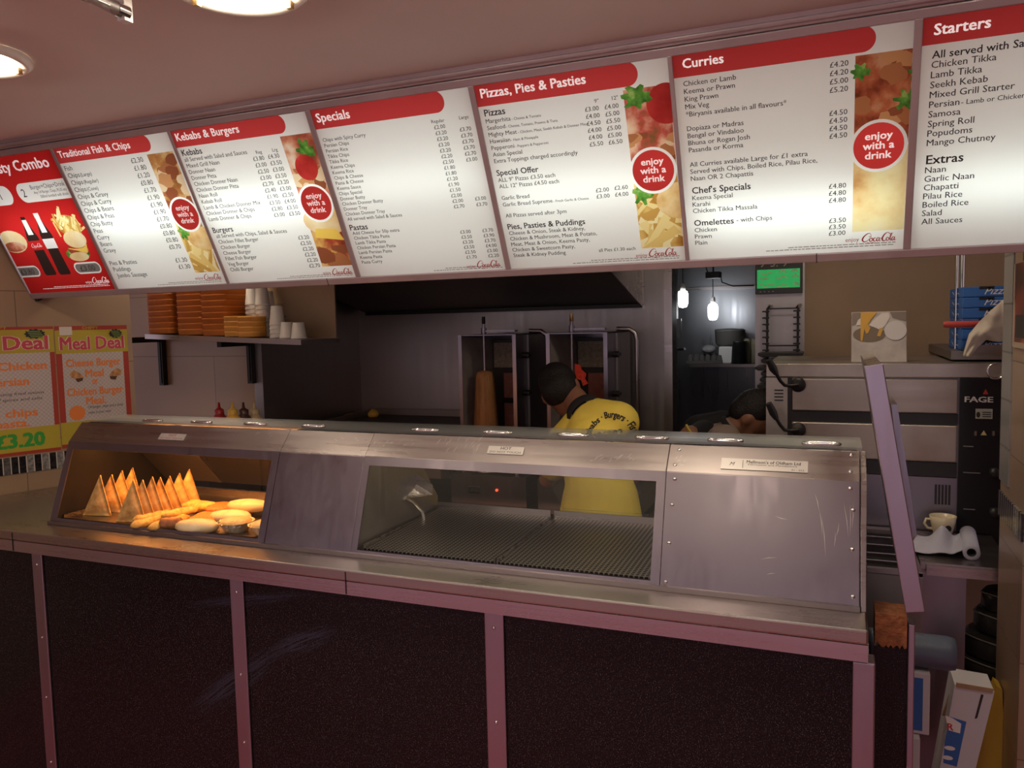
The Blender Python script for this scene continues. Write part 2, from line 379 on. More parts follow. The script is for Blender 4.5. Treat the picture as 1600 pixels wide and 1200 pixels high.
# mosaic borders
pL = KN - Vector((math.sin(AL), math.cos(AL), 0))*1.6; nL = Vector((math.cos(AL), -math.sin(AL), 0))
wall('trim_1', pL+nL*.005, KN+nL*.005, 1.045, 1.112, .006, M['mosaic'])
wall('trim_2', (XR-.005, YR), (XR-.005, 2.245), 1.03, 1.10, .006, M['mosaic'])
ge = on_x(1586, 420, XR).y
wall('trim_3', (XR-.004, YR+.001), (XR-.004, ge), 1.13, CEIL, .005, M['tile_grey'])
# steel edge of the kitchen opening
struct('trim_4', G().box(XJ-.035, XJ+.004, YB-.012, YB+.105, 0, CEIL), M['steel'])

# ================================================================ ceiling lamps
M['lamp_glow'] = glow('lamp_glow', (1, .83, .62), 34)
M['lamp_ring'] = plain('lamp_ring', (.85, .82, .76), .35)
def lamp_round(loc, label, group='round ceiling lamps'):
    t = thing('ceiling_lamp', label, 'lamp', loc, group)
    z = loc[2]; c = Vector(loc)
    obj('trim_ring', G().lathe([(.135, -.001), (.137, -.012), (.125, -.022), (.098, -.012), (.096, -.001)], c, 40), M['lamp_ring'], t)
    obj('diffuser', G().lathe([(.094, -.004), (.092, -.02), (.07, -.034), (.035, -.042), (0, -.044)], c, 32), M['lamp_glow'], t)
    for k in range(3):
        a = 2*math.pi*k/3+R(-60); p = c+Vector((math.cos(a), math.sin(a), 0))*.105
        obj('clip', G().box(p.x-.006, p.x+.006, p.y-.006, p.y+.006, z-.03, z-.012), M['brass'], t)
    return t
lp = on_z(372, -14, CEIL-.02)
L0 = lamp_round((lp.x, lp.y, CEIL-.001), 'round white ceiling lamp glowing at the top edge above the fish menu')
l2 = on_z(-50, 97, CEIL-.02)
dup(L0, (l2.x, l2.y, CEIL-.001), label='small glowing ceiling lamp at the far left edge of the ceiling')
for i, (x, y) in enumerate(((-.42, 1.36), (.38, 1.36), (-2.1, -.1), (-1.25, -.1), (-.42, -.12), (-1.75, 2.85), (-.95, 2.8), (-.05, 2.75), (-2.6, 2.75))):  # rear ones are unseen extras, added to brighten the staff side
    dup(L0, (x, y, CEIL-.001), label='round ceiling lamp '+('over the customer side, out of frame' if y < 2 else 'added to brighten the staff side, unseen behind the menu boards'))
# bare fluorescent tube end on the ceiling
a = on_z(190, 17, CEIL-.045); b = on_z(60, -42, CEIL-.045); d = (a-b).normalized()
t = thing('fluorescent_tube', 'unlit fluorescent tube with metal end cap at the top left of the ceiling', 'lamp', a)
obj('tube', G().tube([b, a-d*.012], .013, 14), clear('tube_glass', (.75, .74, .74), .15, .5), t)
obj('end_cap', G().tube([a-d*.016, a+d*.012], .0145, 14), M['chrome'], t)
obj('holder', G().par(a+d*.012+Vector((-.012, -.012, -.018)), (.02, 0, 0), (0, .02, 0), (0, 0, .064)), M['white'], t)
obj('tube_core', G().tube([b+d*.02, a-d*.03], .004, 6), M['chrome'], t)
# ================================================================ serving counter
ZC = .97; Y0 = 1.68; XE = .063
m, nt, b = new_mat('dark_speckled_laminate')
v = coords(nt); nz = N(nt, 'ShaderNodeTexNoise'); nz.inputs['Scale'].default_value = 420; nz.inputs['Detail'].default_value = 1
nt.links.new(v, nz.inputs['Vector'])
nt.links.new(ramp(nt, nz.outputs[0], [(.40, (.004, .0035, .005)), (.62, (.012, .011, .014)), (.74, (.12, .11, .12))]), b.inputs['Base Color'])
b.inputs['Roughness'].default_value = .22; b.inputs['Specular IOR Level'].default_value = .35
def smear(nt, b, cx, cz, ang, ln, wd):
    t = N(nt, 'ShaderNodeTexCoord'); mp = N(nt, 'ShaderNodeMapping'); mp.vector_type = 'TEXTURE'
    mp.inputs['Location'].default_value = (cx, 0, cz); mp.inputs['Rotation'].default_value = (0, ang, 0); mp.inputs['Scale'].default_value = (ln, 1, wd)
    nt.links.new(t.outputs['Object'], mp.inputs[0])
    s = N(nt, 'ShaderNodeSeparateXYZ'); nt.links.new(mp.outputs[0], s.inputs[0]); c = N(nt, 'ShaderNodeCombineXYZ')
    nt.links.new(s.outputs[0], c.inputs[0]); nt.links.new(s.outputs[2], c.inputs[1])
    l = N(nt, 'ShaderNodeVectorMath', operation='LENGTH'); nt.links.new(c.outputs[0], l.inputs[0])
    r = N(nt, 'ShaderNodeMapRange'); r.inputs[1].default_value = 1; r.inputs[2].default_value = .3; r.inputs[3].default_value = 0; r.inputs[4].default_value = 1
    nt.links.new(l.outputs['Value'], r.inputs[0])
    nz = N(nt, 'ShaderNodeTexNoise'); nz.inputs['Scale'].default_value = 1; nz.inputs['Detail'].default_value = 5
    sc = N(nt, 'ShaderNodeVectorMath', operation='MULTIPLY'); sc.inputs[1].default_value = (1.5, 1, 9); nt.links.new(mp.outputs[0], sc.inputs[0]); nt.links.new(sc.outputs[0], nz.inputs['Vector'])
    r2 = N(nt, 'ShaderNodeMapRange'); r2.inputs[1].default_value = .4; r2.inputs[2].default_value = .65; nt.links.new(nz.outputs[0], r2.inputs[0])
    mu = N(nt, 'ShaderNodeMath', operation='MULTIPLY'); nt.links.new(r.outputs[0], mu.inputs[0]); nt.links.new(r2.outputs[0], mu.inputs[1])
    mx = N(nt, 'ShaderNodeMix', data_type='RGBA'); src = b.inputs['Base Color'].links[0].from_socket
    nt.links.new(mu.outputs[0], mx.inputs[0]); nt.links.new(src, mx.inputs[6]); mx.inputs[7].default_value = (.045, .055, .09, 1)
    nt.links.new(mx.outputs[2], b.inputs['Base Color'])
CB0 = Vector((-1.3, 2.0, 0))
for pa, pb, wd in (((305, 1108), (432, 1020), .045), ((425, 1020), (520, 985), .035), ((300, 945), (470, 930), .02)):
    P, Q = on_y(*pa, Y0+.03)-CB0, on_y(*pb, Y0+.03)-CB0; c_ = (P+Q)/2; smear(nt, b, c_.x, c_.z, -math.atan2(Q.z-P.z, Q.x-P.x), (Q-P).length*.62, wd)
M['laminate'] = m
M['band'] = steel('band_metal', col=(.56, .5, .54), r0=.24, r1=.34, stretch=(.5, 90, 90))
M['strip'] = steel('strip_metal', col=(.42, .36, .43), r0=.3, r1=.45, stretch=(50, 50, 2))
WX = lambda y: KN.x+(y-KN.y)*math.tan(AL)       # where the left wall stands at depth y
ct = thing('serving_counter', 'long steel-topped serving counter with dark speckled front panels', 'counter', (-1.3, 2.0, 0))
top = G().prism([(WX(Y0)+.004, Y0, ZC), (XE, Y0, ZC), (XE, 2.36, ZC), (WX(2.36)+.004, 2.36, ZC)], (0, 0, -.03))
obj('front_band', G().box(WX(Y0)+.01, XE, Y0+.0005, Y0+.018, ZC-.066, ZC-.0305), M['band'], ct)
obj('worktop', top, M['steel_top'], ct, bevel=.004)
for px, py in ((20, 850), (540, 905)):
    x = on_y(px, py, Y0).x
    obj('worktop_seam', G().box(x-.0012, x+.0012, Y0-.0012, Y0+.001, ZC-.064, ZC-.004), M['iron'], ct)
YF = Y0+.03
xs = [(-2.391, -2.345), (-1.582, -1.535), (-.792, -.741)]
edges = [WX(YF)+.01]+[q for a in xs for q in a]+[XE-.03]
for i in range(0, len(edges), 2):
    obj('front_panel', G().box(edges[i]-.004, edges[i+1]+.004, YF, YF+.02, .02, ZC-.05), M['laminate'], ct)
for a, b_ in xs:
    s = obj('cover_strip', G().box(a, b_, YF-.007, YF-.0005, .02, ZC-.067), M['strip'], ct, bevel=.002)
    for z in (.86, .62, .42, .2):
        obj('screw', G().ball(((a+b_)/2, YF-.0072, z), (.005, .003, .005), 10, 6), M['chrome'], s)
obj('corner_post', G().box(XE-.028, XE+.014, YF-.022, YF+.03, .02, ZC-.07), M['strip'], ct, bevel=.003)
obj('carcass', G().box(-2.9, XE-.03, YF+.1, 2.33, .02, .9), M['laminate'], ct)
# the stub at the end of the counter that carries the flap
YS = 1.85
a = on_y(1371, 998, YS); b_ = on_y(1418, 990, YS)
obj('end_panel', G().box(XE+.016, b_.x, YS, YS+.02, .02, .875), M['laminate'], ct)
g = G(); nb_ = 14
x0, x1 = XE+.018, on_y(1417, 960, YS-.02).x
zt = on_y(1390, 960, YS-.03).z
pts = [(x0, YS-.03, zt), (x1, YS-.03, zt-.002)]
for k in range(nb_+1):
    q = k/nb_; pts.append((x1+(x0-x1)*q, YS-.03, zt-.067+rnd.uniform(-.008, .008)))
g.prism(pts, (0, .08, 0))
obj('chipboard_end', g, M['chip'], ct)
c1 = on_y(1419, 977, YS-.01).x; c2 = on_y(1430, 976, YS-.01).x; zz = on_y(1424, 976, YS-.01).z
obj('edge_strip', G().box(c1, c2, YS-.012, YS+.03, .02, zz), M['strip'], ct, bevel=.002)

# ================================================================ lifted counter flap, standing on edge and leaning to the left
f0 = on_y(1430, 957, 1.77)
ft = thing('counter_flap', 'lifted lilac-grey steel counter flap leaning upright at the right end of the counter', 'counter flap', f0)
def FP(px, py, y=1.77): return on_y(px, py, y)
A_, B_, C_, D_ = FP(1350, 573), FP(1380, 568), FP(1446, 957), FP(1415, 958)
g = G().prism([A_, B_, C_, D_], (0, .02, 0))
n_ = (C_-B_).normalized()
obj('front_nose', g, M['strip'], ft, bevel=.002)
E1, E2 = B_+(B_-A_)*.0, C_
w_ = (B_-A_).normalized()
g = G().par(B_-w_*.03+Vector((0, .021, 0)), (C_-B_)*.985, w_*.028, (0, .50, 0))
obj('board', g, M['steel'], ft)
q1, q2, q3, q4 = FP(1392, 632, 1.84), FP(1402, 632, 1.84), FP(1433, 838, 1.84), FP(1421, 840, 1.84)
g = G().prism([q1, q2, q3, q4], (0, .4, 0))
obj('batten', g, M['steel_smudge'], ft)
# ================================================================ heated display case on the counter
TD = 0.3372; YD = 1.785
XA, XZ = -2.41, .05
def DP(x, s, off=0.0):              # point on the sloping front: x along the counter, s up the slope, off behind the sheet
    return Vector((x, YD+s*math.sin(TD)+off*math.cos(TD), ZC+s*math.cos(TD)-off*math.sin(TD)))
SC = .279
CRY, CRZ = DP(0, SC).y, DP(0, SC).z                 # the crease under the canopy
TY, TZ = 1.932, 1.292                               # top edge of the canopy
def CP(x, k, off=0.0):
    d = Vector((0, TY-CRY, TZ-CRZ)); n = Vector((0, d.z, -d.y)).normalized()
    return Vector((x, CRY, CRZ))+d*k+n*off
UX = Vector((1, 0, 0)); US = Vector((0, math.sin(TD), math.cos(TD))); UN = Vector((0, math.cos(TD), -math.sin(TD)))
CV = Vector((0, TY-CRY, TZ-CRZ)).normalized(); CNrm = Vector((0, -CV.z, CV.y))
cuts = [XA, -1.527, -1.232, -.379, XZ]
case = thing('display_case', 'stainless steel heated food display case with sloping glass front on the counter', 'display case', (-1.2, 2.05, ZC))
def sheet(g, x0, x1, s0, s1, th=.003, off=0): g.par(DP(x0, s0, off), UX*(x1-x0), US*(s1-s0), UN*th)
wins = [(-2.382, -1.552, .022, .254), (-1.212, -.401, .02, .254)]
for i in range(4):
    a, b = cuts[i]+.0004, cuts[i+1]-.0004
    obj('canopy', G().par(CP(a, 0), UX*(b-a), CP(0, 1)-CP(0, 0), -CNrm*.003), M['steel'], case, bevel=.0025)
    if i in (1, 3):
        g = G(); sheet(g, a, b, .001, SC)
        p = obj('solid_panel', g, M['steel_smudge'], case, bevel=.0025)
    else:
        x0, x1, s0, s1 = wins[0 if i == 0 else 1]
        g = G(); sheet(g, a, x0, .001, SC); sheet(g, x1, b, .001, SC); sheet(g, x0, x1, .001, s0); sheet(g, x0, x1, s1, SC)
        obj('window_frame', g, M['steel_smudge'], case)
        g = G(); sheet(g, x0-.004, x1+.004, s0-.004, s1+.004, .004, .004)
        obj('window_pane', g, M['glass'], case)
# screws on the right panel
g = []
for x, s in ((-.365, .02), (-.362, .11), (-.36, .2), (-.357, .262), (.036, .03), (.034, .13), (.036, .215), (.03, .262)):
    p = DP(x, s); obj('screw', G().lathe([(.005, 0), (.004, .002), (0, .0026)], p, 12, -UN), M['chrome'], case)
for x, k in ((-.36, .25), (-.355, .8), (.03, .3), (.032, .85)):
    obj('screw', G().lathe([(.005, 0), (.004, .002), (0, .0026)], CP(x, k), 12, CNrm), M['chrome'], case)
# ends and inner dividers follow the case's profile
YBK = 2.30; YTB = 2.085
prof = lambda x: [Vector((x, YD+.004, ZC+.001)), DP(x, SC, .004), CP(x, .98, .004), Vector((x, YTB, TZ-.003)), Vector((x, YBK, ZC+.06)), Vector((x, YBK, ZC+.001))]
obj('end_panel', G().prism(prof(XA), (.004, 0, 0)), M['iron'], case)
obj('end_panel', G().prism(prof(XZ-.006), (.004, 0, 0)), M['steel_smudge'], case)
g = G(); sheet(g, XZ+.001, XE, -.0, SC, .04); g.par(CP(XZ+.001, 0), UX*(XE-XZ-.001), CP(0, 1)-CP(0, 0), -CNrm*.04)
obj('corner_post', g, M['steel'], case, bevel=.002)
for x in (cuts[1], cuts[2], cuts[3]): obj('divider', G().prism(prof(x), (.003, 0, 0)), M['steel_dark'], case)
obj('back_rail', G().box(XA, XZ, YTB-.014, YTB, TZ-.022, TZ-.004), M['steel'], case)
obj('back_rail', G().box(XA, XZ, YBK-.012, YBK, ZC+.001, ZC+.03), M['steel'], case)
obj('bottom_lip', G().box(XA, XZ, YD-.006, YD+.004, ZC+.0005, ZC+.012), M['steel'], case)
# the glass strip along the top with its clips
obj('top_glass', G().box(XA+.02, XZ+.005, TY-.002, YTB+.01, TZ+.002, TZ+.008), M['glass_tip'], case)
for px in (195, 276, 365, 461, 645, 763, 885, 1012, 1130, 1283):
    x = on_z(px, 660+px*.031, TZ+.008).x; hw = .026
    path = [(x+hw*math.cos(t)*(1 if abs(math.cos(t)) < .5 else 1)+(.014 if math.cos(t) > 0 else -.014), TY+.006+.011*math.sin(t), TZ+.013) for t in [2*math.pi*k/24 for k in range(25)]]
    obj('clip', G().tube(path, .0035, 8, False), M['chrome'], case)
# label plates on the canopy
def plate(x0, x1, k0, k1, m, name='label_plate'):
    g = G().par(CP(x0, k0, -.0012), UX*(x1-x0), (CP(0, 1)-CP(0, 0))*(k1-k0), CNrm*.0012); return obj(name, g, m, case)
M['plate'] = plain('label_aluminium', (.62, .6, .58), .35, .6)
M['plate_red'] = plain('label_print', (.35, .1, .12), .6)
def canopy_at(px, py): 
    p = on_plane(px, py, CP(0, 0), CNrm); return p.x, (p-Vector((p.x, CRY, CRZ))).dot(CV)/(CP(0, 1)-CP(0, 0)).length
for (pa, pb, inkc) in (((247, 687), (294, 676), M['plate_red']), ((761, 709), (821, 697), M['black_ink'])):
    x0, k0 = canopy_at(*pa); x1, _ = canopy_at(*pb); k1 = k0+.3
    pl = plate(x0, x1, k0, k1, M['plate'])
    g = G(); L = (CP(0, 1)-CP(0, 0)).length; xm = (x0+x1)/2
    write(g, 'HOT', CP(xm, k0+.17, -.0027), UX, CV, .0125, align='C', bold=.01, width=(x1-x0)*.3)
    write(g, 'DO NOT TOUCH', CP(xm, k0+.04, -.0027), UX, CV, .0085, align='C', width=(x1-x0)*.86)
    obj('lettering', g, inkc, pl)
x0, k0 = canopy_at(1126, 733); x1, _ = canopy_at(1262, 742); k1 = k0+.38
pl = plate(x0, x1, k0, k1, M['plate'], 'maker_plate'); wd = x1-x0
g = G(); write(g, "Mallinson's of Oldham Ltd", CP(x0+wd*.3, k0+.23, -.0027), UX, CV, .0115, bold=.012, width=wd*.62)
write(g, 'Fabrication and Manufacture', CP(x0+wd*.32, k0+.16, -.0027), UX, CV, .006, width=wd*.56)
write(g, '01 - 652', CP(x0+wd*.82, k0+.04, -.0027), UX, CV, .006, width=wd*.14)
write(g, 'M', CP(x0+wd*.1, k0+.13, -.0027), UX, CV, .014, shear=.4)
g.par(CP(x0+wd*.255, k0+.05, -.0027), UX*.001, (CP(0, 1)-CP(0, 0))*.28, CNrm*.0003)
obj('lettering', g, M['black_ink'], pl)
for u in (.03, .97):
    for k in (.04, .33): obj('rivet', G().lathe([(.003, 0), (0, .002)], CP(x0+wd*u, k0+k), 10, CNrm), M['iron'], pl)

# scratches worn into the steel
M['scratch'] = plain('bright_scratch', (.62, .58, .58), .4, .4)
def scratch(segs_, plane, nrm):
    g = G()
    for a, b in segs_:
        p, q = on_plane(*a, plane, nrm), on_plane(*b, plane, nrm); d = (q-p).normalized(); s_ = d.cross(Vector(nrm)).normalized()*.0007; o_ = -Vector(nrm)*.0003
        m_ = p.lerp(q, .5)+s_*2
        g.add([p+o_, m_+s_+o_, q+o_, m_-s_+o_], [(0, 1, 2, 3)])
    return g
front_n = UN; 
sp = [c for c in bpy.data.objects if c.name.startswith('solid_panel')][-1]
obj('scratches', scratch([((1280, 795), (1285, 838)), ((1284, 805), (1290, 872)), ((1305, 830), (1303, 856)), ((1311, 816), (1306, 840)), ((1318, 784), (1326, 842)), ((1328, 786), (1328, 838)), ((1333, 785), (1331, 828)), ((1273, 770), (1280, 800)), ((1188, 874), (1215, 871)), ((1197, 898), (1212, 896)), ((1232, 812), (1210, 806))], DP(0, 0, -.0004), UN), M['scratch'], sp)
cps = [c for c in bpy.data.objects if c.name.startswith('canopy')]
rs = random.Random(4)
def many(x0, x1, y0, y1, n, dx, dy): return [((x, y), (x+dx*rs.uniform(.5, 1), y+dy*rs.uniform(.5, 1))) for x, y in ((rs.uniform(x0, x1), rs.uniform(y0, y1)) for _ in range(n))]
obj('scratches', scratch(many(395, 425, 678, 684, 5, 8, -5)+many(505, 560, 683, 688, 4, 6, 4), CP(0, 0, -.0004), -CNrm), M['scratch'], cps[1])
obj('scratches', scratch(many(570, 650, 690, 702, 10, 6, -7)+many(680, 750, 690, 708, 22, 9, -12)+many(920, 990, 714, 724, 16, 8, -8), CP(0, 0, -.0004), -CNrm), M['scratch'], cps[2])
obj('scratches', scratch(many(1050, 1075, 715, 730, 8, 8, -6), CP(0, 0, -.0004), -CNrm), M['scratch'], cps[3])

# perforated scuttle trays on the right, plain tray on the left
def perforated(name, pitch=(.012, .012), hole=.36):
    m, nt, b = new_mat(name); b.inputs['Metallic'].default_value = 1; b.inputs['Roughness'].default_value = .32
    t = N(nt, 'ShaderNodeTexCoord'); s = N(nt, 'ShaderNodeSeparateXYZ'); nt.links.new(t.outputs['Object'], s.inputs[0]); ds = []
    for i in (0, 1):
        d = N(nt, 'ShaderNodeMath', operation='DIVIDE'); d.inputs[1].default_value = pitch[i]; nt.links.new(s.outputs[i], d.inputs[0])
        f = N(nt, 'ShaderNodeMath', operation='FRACT'); nt.links.new(d.outputs[0], f.inputs[0])
        q = N(nt, 'ShaderNodeMath', operation='SUBTRACT'); q.inputs[1].default_value = .5; nt.links.new(f.outputs[0], q.inputs[0])
        ds.append(q.outputs[0])
    c = N(nt, 'ShaderNodeCombineXYZ'); nt.links.new(ds[0], c.inputs[0]); nt.links.new(ds[1], c.inputs[1])
    ln = N(nt, 'ShaderNodeVectorMath', operation='LENGTH'); nt.links.new(c.outputs[0], ln.inputs[0])
    lt = N(nt, 'ShaderNodeMath', operation='LESS_THAN'); lt.inputs[1].default_value = hole; nt.links.new(ln.outputs['Value'], lt.inputs[0])
    mx = N(nt, 'ShaderNodeMix', data_type='RGBA'); mx.inputs[6].default_value = (.5, .48, .45, 1); mx.inputs[7].default_value = (.02, .018, .018, 1)
    nt.links.new(lt.outputs[0], mx.inputs[0]); nt.links.new(mx.outputs[2], b.inputs['Base Color']); return m
M['perf'] = perforated('perforated_steel', (.0125, .0125))
TRZ = ZC+.012
def tray(name, label, x0, x1, y0, y1, m, slope=0, cat='tray', group=None):
    t = thing(name, label, cat, ((x0+x1)/2, (y0+y1)/2, TRZ-.011), group)
    g = G().par((x0, y0, TRZ-.004), (x1-x0, 0, 0), (0, y1-y0, slope), (0, 0, .004)); obj('tray_base', g, m, t)
    g = G().box(x0, x1, y1, y1+.004, TRZ-.01, TRZ+.022+slope).box(x0-.004, x0, y0, y1+.004, TRZ-.01, TRZ+.01).box(x1, x1+.004, y0, y1+.004, TRZ-.01, TRZ+.01)
    obj('tray_rim', g, M['steel'], t); return t
xm = on_z(800, 860, TRZ).x
tray('chip_tray', 'perforated steel chip tray, the left one behind the wide window', -1.215, xm-.006, YD+.045, 2.27, M['perf'], .012, group='perforated chip trays')
tray('chip_tray', 'perforated steel chip tray, the right one beside the plain end panel', xm+.006, -.392, YD+.045, 2.27, M['perf'], .012, group='perforated chip trays')
M['tray'] = steel('oven_tray', col=(.3, .25, .2), r0=.25, r1=.5)
tray('food_tray', 'dark flat tray holding the fried food in the left window', -2.395, -1.54, YD+.045, 2.27, M['tray'], 0)
# sliding glass at the staff side
def backglass(x0, x1, label, lean):
    t = thing('sliding_glass', label, 'glass panel', ((x0+x1)/2, YBK-.03, ZC+.03))
    obj('pane', G().par((x0, YBK-.022, ZC+.052), (x1-x0, 0, 0), (0, YTB-YBK, .2), (0, .004, .003)), M['glass'], t)
    obj('edge', G().box(x0, x1, YBK-.02, YBK-.014, ZC+.04, ZC+.052), M['glass_tip'], t)
backglass(xm+.03, -.395, 'tilted greenish glass panel at the back of the right chip tray', -.05)
t = thing('sliding_glass', 'smeared glass door closing the back of the fried food window', 'glass panel', (-1.9, YBK-.03, ZC+.03))
obj('pane', G().par((-2.12, YBK-.03, ZC+.06), (.58, 0, 0), (0, YTB-YBK+.0, TZ-.03-ZC-.06), (0, .004, .003)), clear('smeared_glass', (.72, .66, .58), .1, .4, .12), t)
obj('frame', G().par((-2.14, YBK-.034, ZC+.06), (.025, 0, 0), (0, YTB-YBK, TZ-.03-ZC-.06), (0, .012, .008)).par((-1.66, YBK-.034, ZC+.06), (.02, 0, 0), (0, YTB-YBK, TZ-.03-ZC-.06), (0, .012, .008)), M['steel_dark'], t)
obj('dark_panel', G().par((-2.395, YBK-.03, ZC+.06), (.255, 0, 0), (0, YTB-YBK, TZ-.03-ZC-.06), (0, .004, .003)), M['steel_dark'], t)
# chip scoop left in the tray
sc = thing('chip_scoop', 'shiny metal chip scoop standing in the left chip tray', 'scoop', (-1.1, 2.1, TRZ))
p0 = on_y(612, 772, 2.08); p1 = on_y(633, 778, 2.08); p2 = on_y(676, 772, 2.16); p3 = on_y(651, 757, 2.16)
obj('blade', G().prism([p0, p1, p2, p3], (0, .003, -.003)), M['steel'], sc)
obj('back', G().prism([p3, p2, p2+Vector((0, .0, .03)), p3+Vector((0, 0, .035))], (0, .003, 0)), M['steel'], sc)
pts = [p1, on_y(645, 784, 2.13), on_y(660, 800, 2.15), on_y(664, 822, 2.16)]
obj('handle', G().tube(pts, .006, 8), M['chrome'], sc)

# ================================================================ fried food
def food(name, c1, c2, c3, sc=40, rough=.5, bump=.6):
    m, nt, b = new_mat(name); v = coords(nt)
    nz = N(nt, 'ShaderNodeTexNoise'); nz.inputs['Scale'].default_value = sc; nz.inputs['Detail'].default_value = 6
    nt.links.new(v, nz.inputs['Vector']); nt.links.new(ramp(nt, nz.outputs[0], [(.3, c1), (.5, c2), (.72, c3)]), b.inputs['Base Color'])
    bp = N(nt, 'ShaderNodeBump'); bp.inputs['Strength'].default_value = bump; bp.inputs['Distance'].default_value = .004
    nt.links.new(nz.outputs[0], bp.inputs['Height']); nt.links.new(bp.outputs[0], b.inputs['Normal'])
    b.inputs['Roughness'].default_value = rough; return m
M['samosa'] = food('samosa_pastry', (.42, .2, .05), (.62, .36, .12), (.75, .5, .22), 45)
M['batter'] = food('golden_batter', (.5, .24, .04), (.7, .42, .1), (.8, .55, .18), 60)
M['crumb'] = food('orange_breadcrumb', (.4, .1, .02), (.58, .2, .04), (.66, .3, .08), 160)
M['bun'] = food('soft_bun', (.6, .42, .2), (.75, .6, .36), (.8, .68, .45), 18, bump=.15)
M['sausage'] = food('browned_sausage', (.2, .06, .02), (.33, .12, .04), (.42, .2, .07), 50)
M['pie'] = food('pie_crust', (.55, .32, .12), (.7, .48, .22), (.78, .58, .3), 50)
M['foil'] = plain('crinkled_foil', (.75, .74, .72), .22, 1, bump=.8, bs=120)
def samosa_geo(w=.112, h=.132, t=.026, n=12, seed=0):
    g = G(); idx = {}; vs = []
    A, B, Cc = Vector((-w/2, 0, 0)), Vector((w/2, 0, 0)), Vector((rnd.uniform(-.006, .006), 0, h))
    for side in (1, -1):
        for i in range(n+1):
            for j in range(n+1-i):
                k = n-i-j; p = (A*i+B*j+Cc*k)/n
                e = min(i, j, k)/(n/3); e = min(1, e)
                th = t/2*(e**.45)*(.75+.25*e)+.0025
                q = p+Vector((0, -side*th, 0)); nv = mnoise.noise(q*22+Vector((seed*9.1, side, 0)))
                q += Vector((0, -side*nv*.006*e, 0)); q.z += .003*mnoise.noise(q*14+Vector((seed, 3, 0)))
                idx[(side, i, j)] = len(vs); vs.append(q)
    fs = []
    for side in (1, -1):
        for i in range(n):
            for j in range(n-i):
                a, b, c = idx[(side, i, j)], idx[(side, i+1, j)], idx[(side, i, j+1)]
                fs.append((a, b, c) if side == -1 else (a, c, b))
                if j < n-i-1:
                    d = idx[(side, i+1, j+1)]; fs.append((b, d, c) if side == -1 else (b, c, d))
    rim = [(i, 0) for i in range(n+1)]+[(n-j, j) for j in range(1, n+1)]+[(0, n-j) for j in range(1, n)]
    for q in range(len(rim)):
        a, b = rim[q], rim[(q+1) % len(rim)]
        fs.append((idx[(1,)+a], idx[(-1,)+a], idx[(-1,)+b], idx[(1,)+b]))
    return g.add(vs, fs, True)
def local_obj(name, g, m, loc, rot=(0, 0, 0), label=None, cat=None, group=None, scale=1):
    me = bpy.data.meshes.new(name); me.from_pydata(g.v, [], g.f)
    for mm in (m if isinstance(m, (list, tuple)) else [m]): me.materials.append(mm)
    me.polygons.foreach_set('material_index', g.mi); me.polygons.foreach_set('use_smooth', g.sm); me.update()
    o = bpy.data.objects.new(name, me); C.objects.link(o); o.location = loc; o.rotation_euler = rot; o.scale = (scale,)*3 if not isinstance(scale, tuple) else scale
    BASE[o.name] = Vector((0, 0, 0)); return tag(o, label, cat, group)
ordn = ['second', 'third', 'fourth', 'fifth', 'sixth', 'seventh', 'eighth']
SG = 'samosas standing in the display'
a0, a1 = on_z(152, 806, TRZ), on_z(193, 788, TRZ)
b0, b1 = on_z(205, 816, TRZ), on_z(292, 797, TRZ)
a1.x = max(a1.x, -2.335); a0.x = max(a0.x, -2.335)
for row, (p, q, n) in enumerate(((a0, a1, 4), (b0, b1, 7))):
    for i in range(n):
        k = i/(n-1); c = p.lerp(q, k); side = ('left', 'right')[row]
        lab = f'triangular golden samosa at the front of the {side} row, its flat face to the window' if i == 0 else \
              (f'browned samosa at the very back of the {side} samosa row' if i == n-1 else f'browned triangular samosa, {ordn[i-1]} back in the {side} samosa row')
        local_obj('samosa', samosa_geo(seed=row*10+i, w=.115*rnd.uniform(.95, 1.04), h=.132*rnd.uniform(.96, 1.08)), M['samosa'],
                  (c.x, c.y, TRZ+.001), (R(-9+rnd.uniform(-4, 4)), 0, R(rnd.uniform(-7, 7)+(10 if i == 0 else 16))), lab, 'samosa', SG)
def stick_geo(L=.15, r=.016, seed=0, flat=.75):
    g = G(); n = 14; seg = 12; vs = []
    for i in range(n+1):
        k = i/n; rr = r*min(1, (math.sin(math.pi*min(max(k, .012), .988))*2.4))**.6
        for s_ in range(seg):
            a = 2*math.pi*s_/seg; p = Vector(((k-.5)*L, math.cos(a)*rr, math.sin(a)*rr*flat+r*flat))
            p += Vector((0, 0, 1))*0; d = mnoise.noise(p*45+Vector((seed*5.3, 0, 0)))*.004
            vs.append(p+Vector((0, math.cos(a), math.sin(a)))*d)
    fs = [(i*seg+k, i*seg+(k+1) % seg, (i+1)*seg+(k+1) % seg, (i+1)*seg+k) for i in range(n) for k in range(seg)]
    fs += [tuple(range(seg-1, -1, -1)), tuple(range(n*seg, (n+1)*seg))]
    return g.add(vs, fs, True)
spots = [((205, 823), (270, 806), 'lowest at the front'), ((232, 826), (295, 808), 'right of the frontmost one'), ((215, 812), (262, 803), 'nearest the samosas'), ((262, 812), (303, 803), 'against the orange patties')]
for i, (p, q, wh) in enumerate(spots):
    P, Q = on_z(*p, TRZ+.012), on_z(*q, TRZ+.012); c = (P+Q)/2; d = Q-P
    local_obj('battered_roll', stick_geo(max(.13, min(.2, d.length)), .017, i), M['batter'], (c.x, c.y, TRZ+.001+(.014 if i == 3 else 0)), (0, 0, math.atan2(d.y, d.x)),
              f'long golden battered roll lying in the tray, {wh}', 'fried roll', 'battered rolls in the display')
